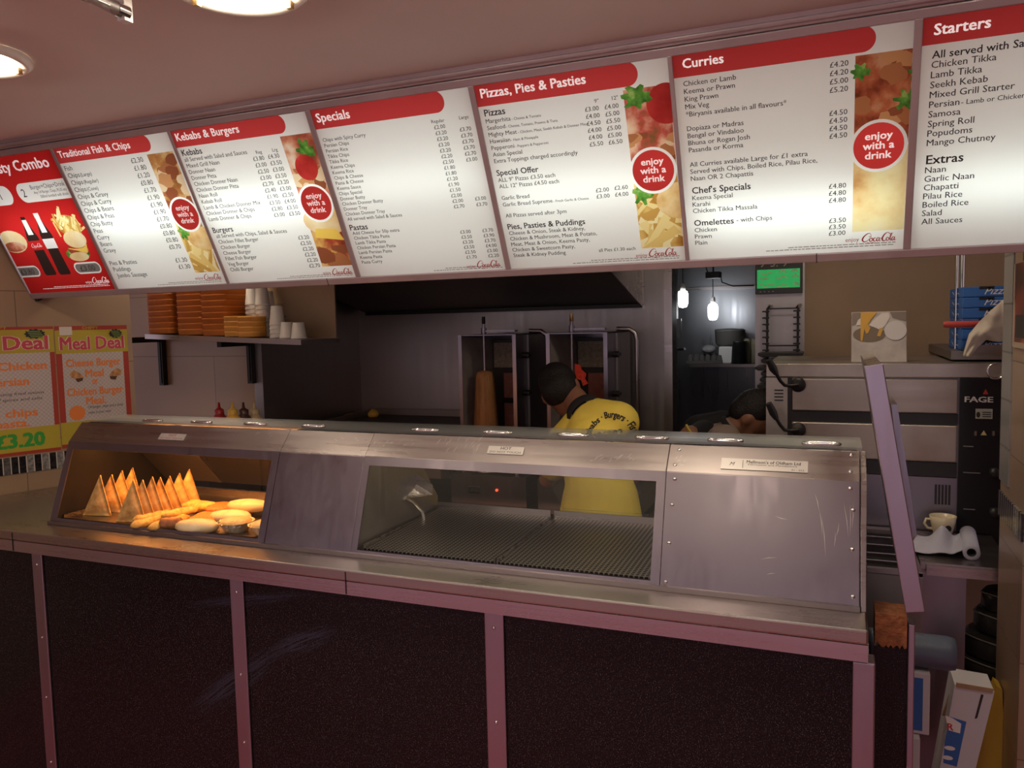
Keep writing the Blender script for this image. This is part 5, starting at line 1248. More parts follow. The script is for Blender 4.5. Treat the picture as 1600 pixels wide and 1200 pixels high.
def kebab_grill(label, pl, pr, ptop, meat, glowing):
    a, b_ = on_y(pl, ptop, YG), on_y(pr, ptop, YG); x0, x1 = a.x, b_.x; zt = (a.z+b_.z)/2; w_ = x1-x0; dp = .4; zb_ = bz+.14
    refl = M.setdefault('greased_reflector', plain('greased_reflector', (.34, .31, .3), .5, .35, var=.2, vs=10)); o = thing('kebab_grill', label, 'kebab grill', ((x0+x1)/2, YG+.2, bz), 'upright kebab grills')
    f = .018
    obj('side_panel', G().box(x0, x0+.004, YG, YG+dp, zb_, zt).box(x0, x0+f, YG-.004, YG, zb_, zt), M['steel_smudge'], o)
    obj('side_panel', G().box(x1-.004, x1, YG, YG+dp, zb_, zt).box(x1-f, x1, YG-.004, YG, zb_, zt), M['steel_smudge'], o)
    obj('top_panel', G().box(x0, x1, YG, YG+dp, zt-.004, zt), M['steel_smudge'], o)
    obj('back_panel', G().box(x0, x1, YG+dp-.004, YG+dp, zb_, zt), M['steel_smudge'], o)
    # angled inner reflectors and the burner tower
    yb_ = YG+.26
    obj('reflector', G().prism([(x0+.006, YG+.01, zb_), (x0+w_*.2, yb_, zb_), (x0+w_*.2, yb_, zt-.03), (x0+.006, YG+.01, zt-.006)], (.003, .002, 0)), refl, o)
    obj('reflector', G().prism([(x1-.006, YG+.01, zb_), (x1-w_*.12, yb_, zb_), (x1-w_*.12, yb_, zt-.03), (x1-.006, YG+.01, zt-.006)], (-.003, .002, 0)), refl, o)
    bx0, bx1 = x0+w_*.2, x1-w_*.12
    obj('burner_tower', G().box(bx0, bx1, yb_, yb_+.05, zb_, zt-.03), M['iron'], o)
    hgt = zt-.04-zb_; n = 4
    for k in range(n):
        z1_ = zt-.045-k*hgt/n*.98; z0_ = z1_-hgt/n*.8
        mt = mesh_m if k == 0 else cer
        bb = obj('burner', G().box(bx0+w_*(.05 if k == 0 else .22), bx1-w_*.03, yb_-.012, yb_-.001, z0_, z1_), mt, o)
        if glowing and k == 1:
            gp = obj('glowing_patch', G().prism([on_y(x_, y_, yb_-.016) for x_, y_ in ((886, 568), (893, 565), (900, 569), (906, 570), (909, 578), (916, 584), (914, 592), (919, 599), (911, 603), (908, 594), (901, 592), (899, 583), (891, 581))], (0, .003, 0)), hot, bb); gp['label'] = 'glowing red patch'
    # right side: controls and the curved rail
    for k in range(3):
        z = zt-.1-k*(zt-zb_)*.27; obj('gas_tap', G().tube([(x1+.001, YG+.08, z), (x1+.03, YG+.08, z)], .014, 12).box(x1+.028, x1+.036, YG+.062, YG+.098, z-.006, z+.006), M['iron'], o)
    yr = YG+.2
    obj('rail', G().tube([(x1-.01, yr, zt+.012), (x1+.05, yr, zt+.01), (x1+.075, yr, zt-.008), (x1+.083, yr, zt-.04), (x1+.083, yr, zb_+.03), (x1+.06, yr, zb_)], .011, 10), M['steel'], o)
    obj('side_cheek', G().box(x1+.001, x1+.012, YG+.13, YG+.36, zb_, zt-.005), M['steel_dark'], o)
    obj('base_box', G().box(x0-.04, x1+.05, YG-.04, YG+dp, bz+.001, zb_-.002), M['steel_smudge'], o)
    # the spit
    sx = x0+w_*.36; sy_ = YG+.06
    obj('spit_rod', G().tube([(sx, sy_, zb_), (sx, sy_, zt+.05)], .0075, 10), M['steel_smudge'], o)
    obj('spit_arm', G().box(sx-.012, sx+w_*.55, sy_-.006, sy_+.03, zt+.012, zt+.02).tube([(sx, sy_, zt+.004), (sx, sy_, zt+.032)], .013, 12), M['steel_smudge'], o)
    obj('spit_handle', G().tube([(sx, sy_, zt+.03), (sx, sy_, zt+.05), (sx, sy_, zt+.054), (sx, sy_, zt+.085)], [.005, .005, .009, .008], 10), M['brass'] if not meat else M['iron'], o)
    obj('spit_plate', G().lathe([(0, 0), (.075, 0), (.075, .008), (0, .01)], (sx, sy_, zb_+.002), 28), M['steel'], o)
    return o, sx, sy_, zt, zb_
o, sx, sy_, zt, zb_ = kebab_grill('upright kebab grill with a brown cone of meat on its spit, beside the griddle', 716, 806, 523, True, False)
hm = zt-.185-zb_
mt = thing('doner_meat', 'tall brown cone of kebab meat on the spit of the left grill', 'kebab meat', (sx, sy_, zb_+.013))
g = G().lathe([(.0085, 0), (.064, 0), (.066, .01), (.062, hm*.3), (.052, hm*.7), (.044, hm*.93), (.038, hm*.985), (.02, hm), (.0085, hm)], (sx, sy_, zb_+.013), 40)
obj('meat', g, M['doner'], mt)
kebab_grill('upright kebab grill with a glowing burner behind the head of the man in yellow', 853, 949, 520, False, True)
# small controls on the front of the left base
p = on_y(741, 766, YG-.043); o = thing('control_plate', 'small metal switch plate with a red light under the left kebab grill', 'switch plate', p)
obj('plate', G().box(p.x-.03, p.x+.03, p.y-.001, p.y+.002, p.z-.016, p.z+.016), M['chrome'], o)
obj('label_window', G().box(p.x-.024, p.x+.024, p.y-.0018, p.y-.001, p.z-.007, p.z+.009), M['black'], o)
q = on_y(776, 766, YG-.043); obj('indicator', G().ball((q.x, q.y, q.z), .0065, 10, 6), glow('indicator_red', (1, .05, .02), 2.5), o)
# ================================================================ kitchen behind the opening
M['bulb'] = glow('bulb_glow', (.95, .97, 1), 14)
for px, py, Y, nm, pt in ((1067, 467, 4.9, 'left bulb by the steel edge', 405), (1114, 487, 5.1, 'right bulb hanging lower', 428)):
    c = on_y(px, py, Y); t = thing('pendant_bulb', f'bright white bulb hanging in the back kitchen, {nm}', 'lamp', c, 'kitchen bulbs')
    obj('bulb', G().lathe([(0, -.055), (.022, -.05), (.03, -.03), (.031, .03), (.026, .045), (.012, .052)], c, 20), M['bulb'], t)
    obj('cap', G().lathe([(.014, .05), (.016, .055), (.013, .09), (.004, .095)], c, 14), M['white'], t)
    obj('flex', G().tube([c+VZ*.094, Vector((c.x, c.y, CEIL-.002))], .003, 6), M['black'], t)
KY = 5.4
s0, s1 = on_y(1078, 569, KY), on_y(1200, 569, KY)
ks = thing('kitchen_shelf', 'thin steel shelf on the back kitchen wall', 'shelf', (s0.x, KY+.14, s0.z-.03))
obj('board', G().box(s0.x, s1.x+.2, KY, 5.695, s0.z-.02, s0.z), M['steel'], ks)
kz = s0.z+.001
q = on_y(1102, 560, KY+.08); t = thing('egg_tray', 'dark egg tray pile on the kitchen shelf', 'egg tray', (q.x, KY+.12, kz))
g = G(); hw = .12
g.box(q.x-hw, q.x+hw, KY+.03, KY+.23, kz, kz+.02)
for i in range(6):
    for j in range(2): g.lathe([(.022, .0), (.016, .035), (0, .045)], (q.x-hw+.02+i*.04, KY+.06+j*.1, kz+.02), 12)
obj('tray', g, plain('grey_pulp', (.1, .09, .085), .9), t)
local_obj('crumpled_bag', G().ball((0, 0, 0), (.05, .05, .03), 14, 8), plain('foil_bag', (.35, .35, .36), .3, bump=.6, bs=40), (q.x+.02, KY+.1, kz+.095), label='crumpled shiny bag on top of the egg tray', cat='bag')
q = on_y(1136, 560, KY+.1); c = (q.x, KY+.12, kz); tag(obj('storage_tub', G().box(q.x-.05, q.x+.05, KY+.05, KY+.2, kz, kz+.115), M['white'], bevel=.01), 'white tub under the grey pot on the kitchen shelf', 'tub')
tag(obj('pot', G().lathe([(0, 0), (.08, .0), (.095, .02), (.1, .1), (.104, .105), (.09, .115), (0, .12)], (q.x+.015, KY+.13, kz+.116), 26), plain('grey_plastic', (.16, .155, .14), .5)), 'grey round pot stacked on the white tub', 'pot')
q = on_y(1150, 560, KY+.1); tag(obj('jug', G().lathe([(0, 0), (.055, 0), (.05, .14), (.055, .15), (.05, .15), (0, .145)], (q.x+.02, KY+.08, kz), 20), M['black']), 'black jug on the kitchen shelf', 'jug')
for k, (px, nm) in enumerate(((1164, 'left'), (1177, 'right'))):
    q = on_y(px, 560, KY+.1); tag(obj('canister', G().lathe([(0, 0), (.027, 0), (.027, .15), (.024, .16), (.012, .165), (0, .165)], (q.x+.01, KY+.13, kz), 22), plain('cream_tub', (.32, .29, .2), .5)), f'cream canister on the kitchen shelf, {nm} of two', 'canister', 'cream canisters')
c = on_y(1115, 430, 4.9)
t = thing('junction_box', 'small dark junction box with cables hanging high in the kitchen opening', 'junction box', c-VZ*.02)
obj('box', G().box(c.x-.045, c.x+.045, c.y-.03, c.y+.03, c.z-.02, c.z+.02), M['black'], t, bevel=.006)
obj('cable', G().tube([c+Vector((.04, 0, 0)), on_y(1128, 441, 4.92), on_y(1145, 447, 5.0), on_y(1178, 446, 5.1)], .004, 6).tube([c+Vector((-.03, 0, .01)), on_y(1104, 421, 4.9), Vector((c.x-.12, c.y, CEIL-.002))], .004, 6).tube([c+VZ*.02, Vector((c.x, c.y, CEIL-.002))], .003, 6), M['black'], t)
struct('trim_7', G().box(-2.2, .6, 5.66, 5.7, on_y(1110, 448, 5.66).z-.02, on_y(1110, 448, 5.66).z), M['steel'])
t = thing('door_latch', 'vertical steel latch plate by the kitchen opening', 'latch', on_y(1061, 515, 4.4))
p0, p1 = on_y(1061, 498, 4.4), on_y(1061, 528, 4.4); obj('plate', G().box(p0.x-.012, p0.x+.012, 4.39, 4.41, p1.z, p0.z), M['chrome'], t)
obj('lever', G().tube([on_y(1058, 546, 4.39), on_y(1070, 545, 4.36)], .008, 8), M['chrome'], t)
obj('post', G().box(p0.x-.07, p0.x-.012, 4.38, 4.44, 0, CEIL-.002), M['steel_dark'], t)
# ================================================================ pizza oven
YO = 3.0
def OX(px, py=700): return on_y(px, py, YO).x
def OZ(py, px=1380): return on_y(px, py, YO).z
ox0, ox1 = OX(1197, 620), .62
zt = OZ(568); zbt = .70
ov = thing('pizza_oven', 'large grimy steel two-deck pizza oven with black control panel on the right', 'pizza oven', ((ox0+ox1)/2, 3.35, zbt))
d1 = OX(1236, 620); d2 = OX(1497, 660)
obj('body', G().box(ox0, ox1, YO+.014, 3.6, zbt, zt-.004), M['steel_dark'], ov)
obj('top_fascia', G().box(ox0, ox1, YO-.002, YO+.016, OZ(590), zt).box(ox0, ox1, YO, 3.6, zt-.006, zt), M['steel_warm'], ov, bevel=.003)
obj('side_cheek', G().box(ox0, d1-.012, YO, YO+.014, zbt, OZ(591)), M['steel_warm'], ov)
g = G()
for k in range(4): z = OZ(611+k*5.5); g.box(OX(1210, 620), OX(1224, 620), YO-.001, YO+.001, z-.0035, z+.0015)
obj('vent_slots', g, M['black'], ov)
M['oven_door'] = steel('heat_stained_door', col=(.46, .41, .36), r0=.32, r1=.5, stretch=(2, 30, 30), smudge=4, stain=(.26, .16, .1))
for k, (ya, yb_) in enumerate(((592, 644), (662, 718))):
    dr = obj('oven_door', G().box(d1+.004, d2-.003, YO-.008, YO+.012, OZ(yb_), OZ(ya)), M['oven_door'], ov, bevel=.004)
    c = on_y(1247, (601, 671)[k], YO-.008)
    obj('handle_boss', G().lathe([(.026, 0), (.026, .012), (.02, .018), (0, .019)], c, 24, (0, -1, 0)), M['iron'], dr)
    dy = c.y-.03; q = [c+Vector((0, -.018, 0)), on_y(1236, (603, 673)[k], dy), on_y(1226, (602, 672)[k], dy), on_y(1219, (595, 664)[k], dy-.01), on_y(1213, (584, 654)[k], dy-.02)]
    obj('handle_arm', G().tube(q, .006, 10), M['iron'], dr)
    obj('handle_grip', G().tube([q[-1], on_y(1208, (576, 645)[k], dy-.03), on_y(1201, (562, 630)[k], dy-.04)], [.009, .014, .011], 12), M['black'], dr)
obj('dark_band', G().box(d1, d2, YO+.002, YO+.012, OZ(661), OZ(645)), M['black'], ov)
obj('dark_band', G().box(d1, d2, YO+.002, YO+.012, OZ(741), OZ(719)), M['black'], ov)
obj('door_gap', G().box(d1-.012, d1+.003, YO+.003, YO+.012, zbt, OZ(591)), M['black'], ov)
lp_ = obj('lower_panel', G().box(d1, d2, YO-.002, YO+.012, zbt, OZ(742)), M['steel_smudge'], ov)
g = G()
for k in range(5): x = OX(1462+k*5.3, 770); g.box(x-.0035, x+.0035, YO-.003, YO, OZ(788, 1470), OZ(757, 1470))
obj('vent_slots', g, M['black'], lp_)
cp_ = obj('control_panel', G().box(d2+.003, ox1, YO-.006, YO+.012, zbt, OZ(590, 1520)), plain('glossy_black_panel', (.012, .012, .016), .18), ov)
def panel_at(px, py): return on_y(px, py, YO-.0065)
g = G(); p = panel_at(1507, 628); write(g, 'FAGE', p, UX, VZ, .026, bold=.03, width=panel_at(1552, 628).x-p.x); obj('maker_lettering', g, plain('panel_white', (.6, .57, .57), .4), cp_)
g = G(); p = panel_at(1540, 616); g.poly([p+UX*-.008, p+UX*.008, p+VZ*.018]); obj('red_triangle', g, M['red_ink'], cp_)
p, q = panel_at(1524, 654), panel_at(1551, 639)
pl_ = obj('rating_plate', G().box(p.x, q.x, p.y-.001, p.y, p.z, q.z), plain('plate_grey', (.35, .34, .3), .5), cp_)
g = G(); g.poly([p+Vector((.008+.006*math.cos(a), -.0015, .013+.01*math.sin(a))) for a in [k*math.pi/5 for k in range(10)]])
for k in range(3): g.box(p.x+.02, q.x-.004, p.y-.0015, p.y-.0011, p.z+.006+k*.007, p.z+.009+k*.007)
obj('plate_print', g, M['black_ink'], pl_)
g = G(); p = panel_at(1537, 680); g.poly([p+UX*-.009, p+UX*.009, p+VZ*.016]); obj('warning_triangle', g, plain('panel_yellow', (.5, .42, .2), .5), cp_)
for px in (1524, 1552): p = panel_at(px, 679); obj('panel_switch', G().box(p.x-.003, p.x+.003, p.y-.006, p.y, p.z-.003, p.z+.012), M['chrome'], cp_)
g = G()
for py, w_ in ((698, .03), (739, .05), (796, .035)): p = panel_at(1505, py); g.box(p.x, p.x+w_, p.y-.0004, p.y, p.z, p.z+.0035)
obj('panel_print', g, plain('panel_dim_print', (.14, .14, .15), .5), cp_)
for px, py in ((1554, 738), (1554, 800)): p = panel_at(px, py); obj('knob', G().lathe([(.016, 0), (.016, .012), (.013, .018), (0, .018)], p, 20, (0, -1, 0)).box(p.x-.002, p.x+.002, p.y-.02, p.y-.016, p.z, p.z+.014), M['black'], cp_)
p = on_y(1556, 580, YO-.004)
obj('dial_ring', G().tube([p+Vector((.025*math.cos(a), -.004, .025*math.sin(a))) for a in [2*math.pi*k/28 for k in range(29)]], .003, 8, False), M['chrome'], ov)

# square panel of flat coloured shapes leaning on the oven
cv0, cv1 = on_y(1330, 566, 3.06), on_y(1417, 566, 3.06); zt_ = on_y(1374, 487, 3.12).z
t = thing('shape_panel', 'small square panel with grey, white and brown shapes and a yellow streak, leaning on the oven top', 'picture', ((cv0.x+cv1.x)/2, 3.07, zt+.001))
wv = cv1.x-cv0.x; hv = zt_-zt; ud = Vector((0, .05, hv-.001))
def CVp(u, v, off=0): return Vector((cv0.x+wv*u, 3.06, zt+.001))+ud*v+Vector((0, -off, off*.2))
obj('panel_board', G().par(CVp(0, 0), UX*wv, ud, (0, .022, 0)), plain('panel_grey', (.4, .36, .34), .6, var=.25, vs=14), t, bevel=.002)
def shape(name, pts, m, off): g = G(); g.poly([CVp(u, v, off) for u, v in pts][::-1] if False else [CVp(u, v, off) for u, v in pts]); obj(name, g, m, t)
ell = lambda cx, cy_, rx, ry, n=28: [(cx+rx*math.cos(2*math.pi*k/n), cy_+ry*math.sin(2*math.pi*k/n)) for k in range(n)]
shape('brown_oval', ell(.33, .55, .3, .15), plain('shape_brown', (.14, .1, .07), .6), .0012)
shape('brown_corner', [(.01, .72), (.16, .8), (.17, .99), (.01, .99)], plain('shape_umber', (.17, .13, .11), .6), .0012)
shape('brown_corner', [(.7, .99), (.75, .87), (.88, .83), (.99, .8), (.99, .99)], plain('shape_umber_dark', (.17, .13, .11), .6), .0012)
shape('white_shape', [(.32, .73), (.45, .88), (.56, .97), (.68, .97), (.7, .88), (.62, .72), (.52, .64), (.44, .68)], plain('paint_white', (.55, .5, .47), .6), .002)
shape('white_disc', ell(.8, .62, .2, .19), plain('shape_pale', (.5, .48, .48), .6), .0024)
shape('white_patch', [(.08, .73), (.12, .84), (.17, .88), (.17, .74)], plain('shape_white_b', (.52, .48, .45), .6), .002)
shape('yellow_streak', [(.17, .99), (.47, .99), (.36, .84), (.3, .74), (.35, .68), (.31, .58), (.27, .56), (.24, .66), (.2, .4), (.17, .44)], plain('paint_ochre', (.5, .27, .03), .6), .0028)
shape('yellow_dab', [(.47, .52), (.53, .5), (.58, .65), (.52, .68)], plain('shape_ochre_b', (.5, .29, .05), .6), .0028)

# ================================================================ sign and pan rack on the centre wall
p0, p1 = on_y(1180, 460, YB-.03), on_y(1254, 404, YB-.03)
t = thing('menu_screen', 'small black-framed sign with a bright green lit panel on the centre wall', 'sign', ((p0.x+p1.x)/2, YB-.02, p0.z))
obj('case', G().box(p0.x, p1.x, YB-.03, YB-.002, p0.z, p1.z+.06), M['black'], t, bevel=.002)
a, b = on_y(1183, 451, YB-.031), on_y(1250, 419, YB-.031)
obj('green_panel', G().box(a.x, b.x, YB-.0315, YB-.03, a.z, b.z), plain('lit_green', (.02, .25, .07), .4, emit=(.01, .32, .08), es=.6, var=.3, vs=25), t)
g = G(); W_ = b.x-a.x; H_ = b.z-a.z
for (u, v, l) in ((.07, .78, .28), (.5, .88, .2), (.8, .9, .15), (.05, .5, .2), (.45, .55, .28), (.82, .62, .15), (.05, .16, .35), (.46, .12, .28), (.85, .2, .12)):
    pts = [(u+l*k/6, v+.05*math.sin(k*1.4+u*20)) for k in range(7)]; ribbon(g, pts, [.05]*7, Vector((a.x, YB-.032, a.z)), UX*W_, VZ*H_, 1.0)
obj('panel_writing', g, plain('sign_writing', (.55, .7, .35), .5), t)
g = G()
for u, tx in ((.1, '9'), (.33, '5.'), (.58, '9')): write(g, tx, Vector((p0.x+(p1.x-p0.x)*u, YB-.0306, b.z+.012)), UX, VZ, .05)
write(g, '- - - -', Vector((p0.x+.02, YB-.0306, p0.z+.004)), UX, VZ, .03)
obj('frame_writing', g, plain('sign_cream', (.45, .38, .28), .5), t)
r0, r1 = on_y(1199, 482, YB-.05), on_y(1247, 479, YB-.05); rz = on_y(1199, 625, YB-.05).z
t = thing('pan_rack', 'black wall rack of two uprights with pegs holding pizza pans', 'rack', ((r0.x+r1.x)/2, YB-.03, rz))
for x in (r0.x, r1.x): obj('upright', G().box(x-.005, x+.005, YB-.055, YB-.045, rz, r0.z), M['iron'], t)
for z in (r0.z-.002, r0.z-.17): obj('cross_bar', G().box(r0.x, r1.x, YB-.053, YB-.047, z-.003, z+.003), M['iron'], t)
for x in (r0.x+.004, r1.x-.004): obj('hook', G().tube([(x, YB-.05, r0.z), (x+.006, YB-.03, r0.z+.012), (x+.012, YB-.004, r0.z+.014)], .007, 8), M['chrome'], t)
for k in range(8):
    z = on_y(1199, 486+k*10, YB-.06).z
    for x in (r0.x, r1.x): obj('peg', G().tube([(x, YB-.05, z), (x+.0 if x == r0.x else x, YB-.11, z-.006)], .004, 6).box(x-.018, x+.012, YB-.1, YB-.092, z-.006, z+.001), M['iron'], t)
for k, (xa, xb_, py) in enumerate(((1186, 1255, 552), (1191, 1248, 562), (1182, 1240, 573), (1191, 1240, 582), (1189, 1240, 591), (1185, 1240, 601), (1182, 1240, 611), (1183, 1240, 620))):
    a, b = on_y(xa, py, YB-.14), on_y(xb_, py, YB-.14); r = .0
    pp_ = thing('pizza_pan', ['black pizza pan sticking out widest, topmost on the rack', 'black pizza pan second from the top of the rack', 'black pizza pan third down on the rack, jutting left', 'black pizza pan fourth down on the rack', 'black pizza pan fifth down on the rack', 'black pizza pan sixth down on the rack', 'black pizza pan seventh down, level with the oven vent', 'black pizza pan lowest on the rack above the bent head'][k], 'pan', ((a.x+b.x)/2, YB-.12, a.z-.01), 'black pizza pans on the rack')
    obj('pan', G().prism([(a.x, YB-.2, a.z-.008), (a.x+.012, YB-.2, a.z-.014), (b.x-.012, YB-.2, a.z-.014), (b.x, YB-.2, a.z-.008), (b.x, YB-.2, a.z+.004), (a.x, YB-.2, a.z+.004)], (0, .14, 0)), M['iron'], pp_, bevel=.002)

# ================================================================ blue pizza boxes, cloth and red handle on the right shelf
YPB = 3.12
s0 = on_y(1490, 548, YPB)
t = thing('oven_shelf', 'dark steel shelf above the oven carrying the blue pizza boxes', 'shelf', (.6, 3.4, s0.z-.03))
obj('board', G().box(s0.x-.01, .95, YPB-.02, YB-.004, s0.z-.03, s0.z), M['steel_dark'], t)
obj('front_lip', G().box(on_y(1512, 548, YPB).x, .95, YPB-.026, YPB-.02, s0.z-.03, s0.z+.02), M['steel'], t)
bx0 = on_y(1503, 500, YPB).x
hb = (on_y(1520, 448, YPB).z-s0.z)/6
for k in range(6):
    z = s0.z+.001+k*hb; nm = ['lowest', 'second from the bottom', 'third from the bottom', 'fourth from the bottom', 'second from the top', 'topmost'][k]
    o = thing('pizza_box', f'blue pizza box, {nm} of the stack on the right shelf', 'pizza box', (bx0+.16, YPB+.17, z), 'blue pizza boxes')
    obj('carton', G().box(bx0, bx0+.33, YPB, YPB+.33, z, z+hb*.97), M['box_blue'], o, bevel=.003)
    obj('tab_slot', G().box(bx0+.05, bx0+.095, YPB-.0008, YPB+.001, z+hb*.72, z+hb*.98), M['black'], o)
    g = G(); write(g, 'Pizza', Vector((on_y(1538, 460, YPB).x, YPB-.0008, z+hb*.22)), UX, VZ, hb*.95, shear=.45); 
    for u in (.08, .2): g.par(Vector((bx0-.0006, YPB+u, z+hb*.3)), (0, .05, hb*.3), (0, .006, hb*.12), (.0003, 0, 0))
    obj('box_print', g, M['white_ink'], o)
# cloth hung over the shelf edge
A_ = [(1575, 462), (1562, 473), (1546, 487), (1530, 503), (1514, 522), (1504, 556)]
B_ = [(1575, 532), (1562, 534), (1550, 533), (1541, 531), (1530, 541), (1516, 558)]
g = G(); n1, n2 = 40, 18; vs = []
def along(P, k):
    k = k*(len(P)-1); i = min(int(k), len(P)-2); f_ = k-i; return (P[i][0]*(1-f_)+P[i+1][0]*f_, P[i][1]*(1-f_)+P[i+1][1]*f_)
for side in (0, 1):
    for i in range(n1+1):
        a, b = along(A_, i/n1), along(B_, i/n1)
        for j in range(n2+1):
            q = j/n2; px, py = a[0]*(1-q)+b[0]*q, a[1]*(1-q)+b[1]*q
            y = 3.06-.02*math.sin(math.pi*q)+.014*mnoise.noise(Vector((i*.1, j*.14, 0)))+.006*math.sin(i*.3+j*.4)
            p = on_y(px, py, y); p.y += side*.02*math.sin(math.pi*min(max(q, .05), .95)); vs.append(p)
nn = n2+1; o_ = (n1+1)*nn
fs = [(i*nn+j, i*nn+j+1, (i+1)*nn+j+1, (i+1)*nn+j) for i in range(n1) for j in range(n2)]
fs += [tuple(q+o_ for q in f[::-1]) for f in fs]
rim = [i*nn for i in range(n1+1)]+[n1*nn+j for j in range(1, nn)]+[i*nn+n2 for i in range(n1-1, -1, -1)]+[j for j in range(n2-1, 0, -1)]
fs += [(rim[i], rim[(i+1) % len(rim)], rim[(i+1) % len(rim)]+o_, rim[i]+o_) for i in range(len(rim))]
g.add(vs, fs, True)
tag(obj('cloth', g, plain('cream_cloth', (.55, .48, .4), .85, var=.1, vs=12)), 'crumpled cream cloth hanging over the front of the pizza box shelf', 'cloth')
t = thing('red_handle', 'thin red handle sticking out left in front of the blue pizza boxes', 'handle rod', on_y(1500, 507, 3.09))
obj('rod', G().tube([on_y(1474, 507, 3.08), on_y(1478, 507, 3.08), on_y(1545, 506, 3.1)], [.009, .0115, .0115], 12), plain('red_plastic', (.5, .07, .06), .4), t)
a, b = on_y(1504, 395, 3.2), on_y(1502, 452, 3.2)
t = thing('steel_pole', 'pair of thin upright chrome rods behind the blue pizza boxes', 'pole', b)
obj('rod', G().tube([Vector((a.x, 3.2, CEIL-.002)), Vector((a.x, 3.2, s0.z+.002))], .007, 10), M['chrome'], t)
obj('rod', G().tube([Vector((a.x-.014, 3.22, CEIL-.002)), Vector((a.x-.014, 3.22, s0.z+.002))], .005, 10), M['chrome'], t)

# ================================================================ prep counter under the oven
PZ = .857; PY = 2.6; px0, px1 = on_y(1438, 878, PY).x, on_y(1512, 890, PY).x
t = thing('prep_counter', 'steel prep counter with a plain lilac-tinted front below the pizza oven', 'counter', ((px0+px1)/2-.05, 2.8, 0))
obj('top', G().box(px0, px1+.12, PY, YO-.02, PZ-.02, PZ).box(on_y(1447, 885, PY).x, px1+.1, PY-.012, PY, PZ-.035, PZ-.006), M['steel'], t)
obj('front_panel', G().box(px0, px1, PY+.02, PY+.024, .05, PZ-.021), M['steel_smudge'], t)
obj('body', G().box(px0+.005, px1-.01, PY+.03, 3.6, .02, zbt-.005), M['steel_dark'], t)
t = thing('ingredient_rail', 'open steel ingredient rail with cross bars and dark wells beside the flap', 'food rail', (.12, 2.7, PZ-.1))
rx0 = on_y(1355, 850, 2.5).x
obj('frame', G().box(rx0, px0-.004, PY-.12, PY-.1, PZ-.01, PZ+.004).box(px0-.02, px0-.004, PY-.12, 2.96, PZ-.012, PZ).box(rx0, px0-.004, 2.94, 2.98, PZ-.01, PZ+.004), M['steel'], t)
for y in (2.58, 2.66, 2.76, 2.86): obj('cross_bar', G().box(rx0, px0-.02, y-.006, y+.006, PZ-.01, PZ), M['chrome'], t)
obj('well', G().box(rx0, px0-.022, PY-.1, 2.94, PZ-.11, PZ-.09), M['iron'], t)
obj('front_panel', G().box(rx0, px0-.004, PY-.12, PY-.115, .1, PZ-.012), M['steel_dark'], t)
# mug
p = on_z(1471, 834, PZ); p.y = min(p.y, 2.93); k_ = 1.0
t = thing('mug', 'cream mug with a dark badge on the prep counter below the oven', 'mug', (p.x, p.y, PZ+.001))
mm_ = plain('cream_china', (.55, .48, .34), .25)
hm_ = on_y(1471, 806, p.y).z-PZ
obj('cup', G().lathe([(0, .002), (.024, 0), (.027, .006), (.036, hm_*.6), (.041, hm_), (.038, hm_), (.033, hm_*.6), (.023, .01), (0, .008)], (p.x, p.y, PZ+.001), 32), mm_, t)
obj('handle', G().tube([(p.x-.037, p.y, PZ+hm_*.8), (p.x-.05, p.y-.004, PZ+hm_*.82), (p.x-.055, p.y-.004, PZ+hm_*.6), (p.x-.046, p.y-.003, PZ+hm_*.38), (p.x-.03, p.y, PZ+hm_*.34)], .0045, 10), mm_, t)
obj('badge', G().lathe([(.011, 0), (.009, .001), (0, .0014)], (p.x+.012, p.y-.0345, PZ+hm_*.5), 14, (.3, -1, 0)), M['iron'], t)
# blue paper roll with a loose sheet
c0 = on_y(1518, 866, 2.66); c0.z = PZ+.024; c1 = on_y(1512, 838, 2.9); c1.z = PZ+.024
pap = plain('pale_blue_paper', (.4, .4, .5), .8, bump=.1, bs=120)
t = thing('paper_roll', 'pale blue paper roll unwinding on the prep counter beside the mug', 'paper roll', (c0.x, 2.75, PZ))
ax = (c1-c0); L_ = ax.length
obj('roll', G().lathe([(.013, 0), (.0235, .0), (.0235, L_), (.013, L_), (.013, 0)], c0, 28, ax), pap, t)
obj('core', G().lathe([(.0128, .001), (.0105, .001), (.0105, L_-.001)], c0, 24, ax), M['black'], t)
g = G(); n1, n2 = 18, 10; vs = []
for j in range(n2+1):
    q = j/n2; st = c0+ax*(.02+.96*q)
    for i in range(n1+1):
        k = i/n1; x = st.x-.018-k*(.16-.03*q); z = PZ+.004+.035*math.exp(-((k-.42)/.2)**2)*(.3+.7*q)+.026*max(0, 1-k*5)+.004*math.sin(k*9+q*4)
        vs.append(Vector((x, st.y+.015*k*(1-q), max(z, PZ+.002))))
vs += [p+Vector((0, 0, .0015)) for p in vs]; nn = n1+1; o_ = (n2+1)*nn
fs = [(j*nn+i, j*nn+i+1, (j+1)*nn+i+1, (j+1)*nn+i) for j in range(n2) for i in range(n1)]
g.add(vs, [f[::-1] for f in fs]+[tuple(q+o_ for q in f) for f in fs], True); obj('loose_sheet', g, pap, t)

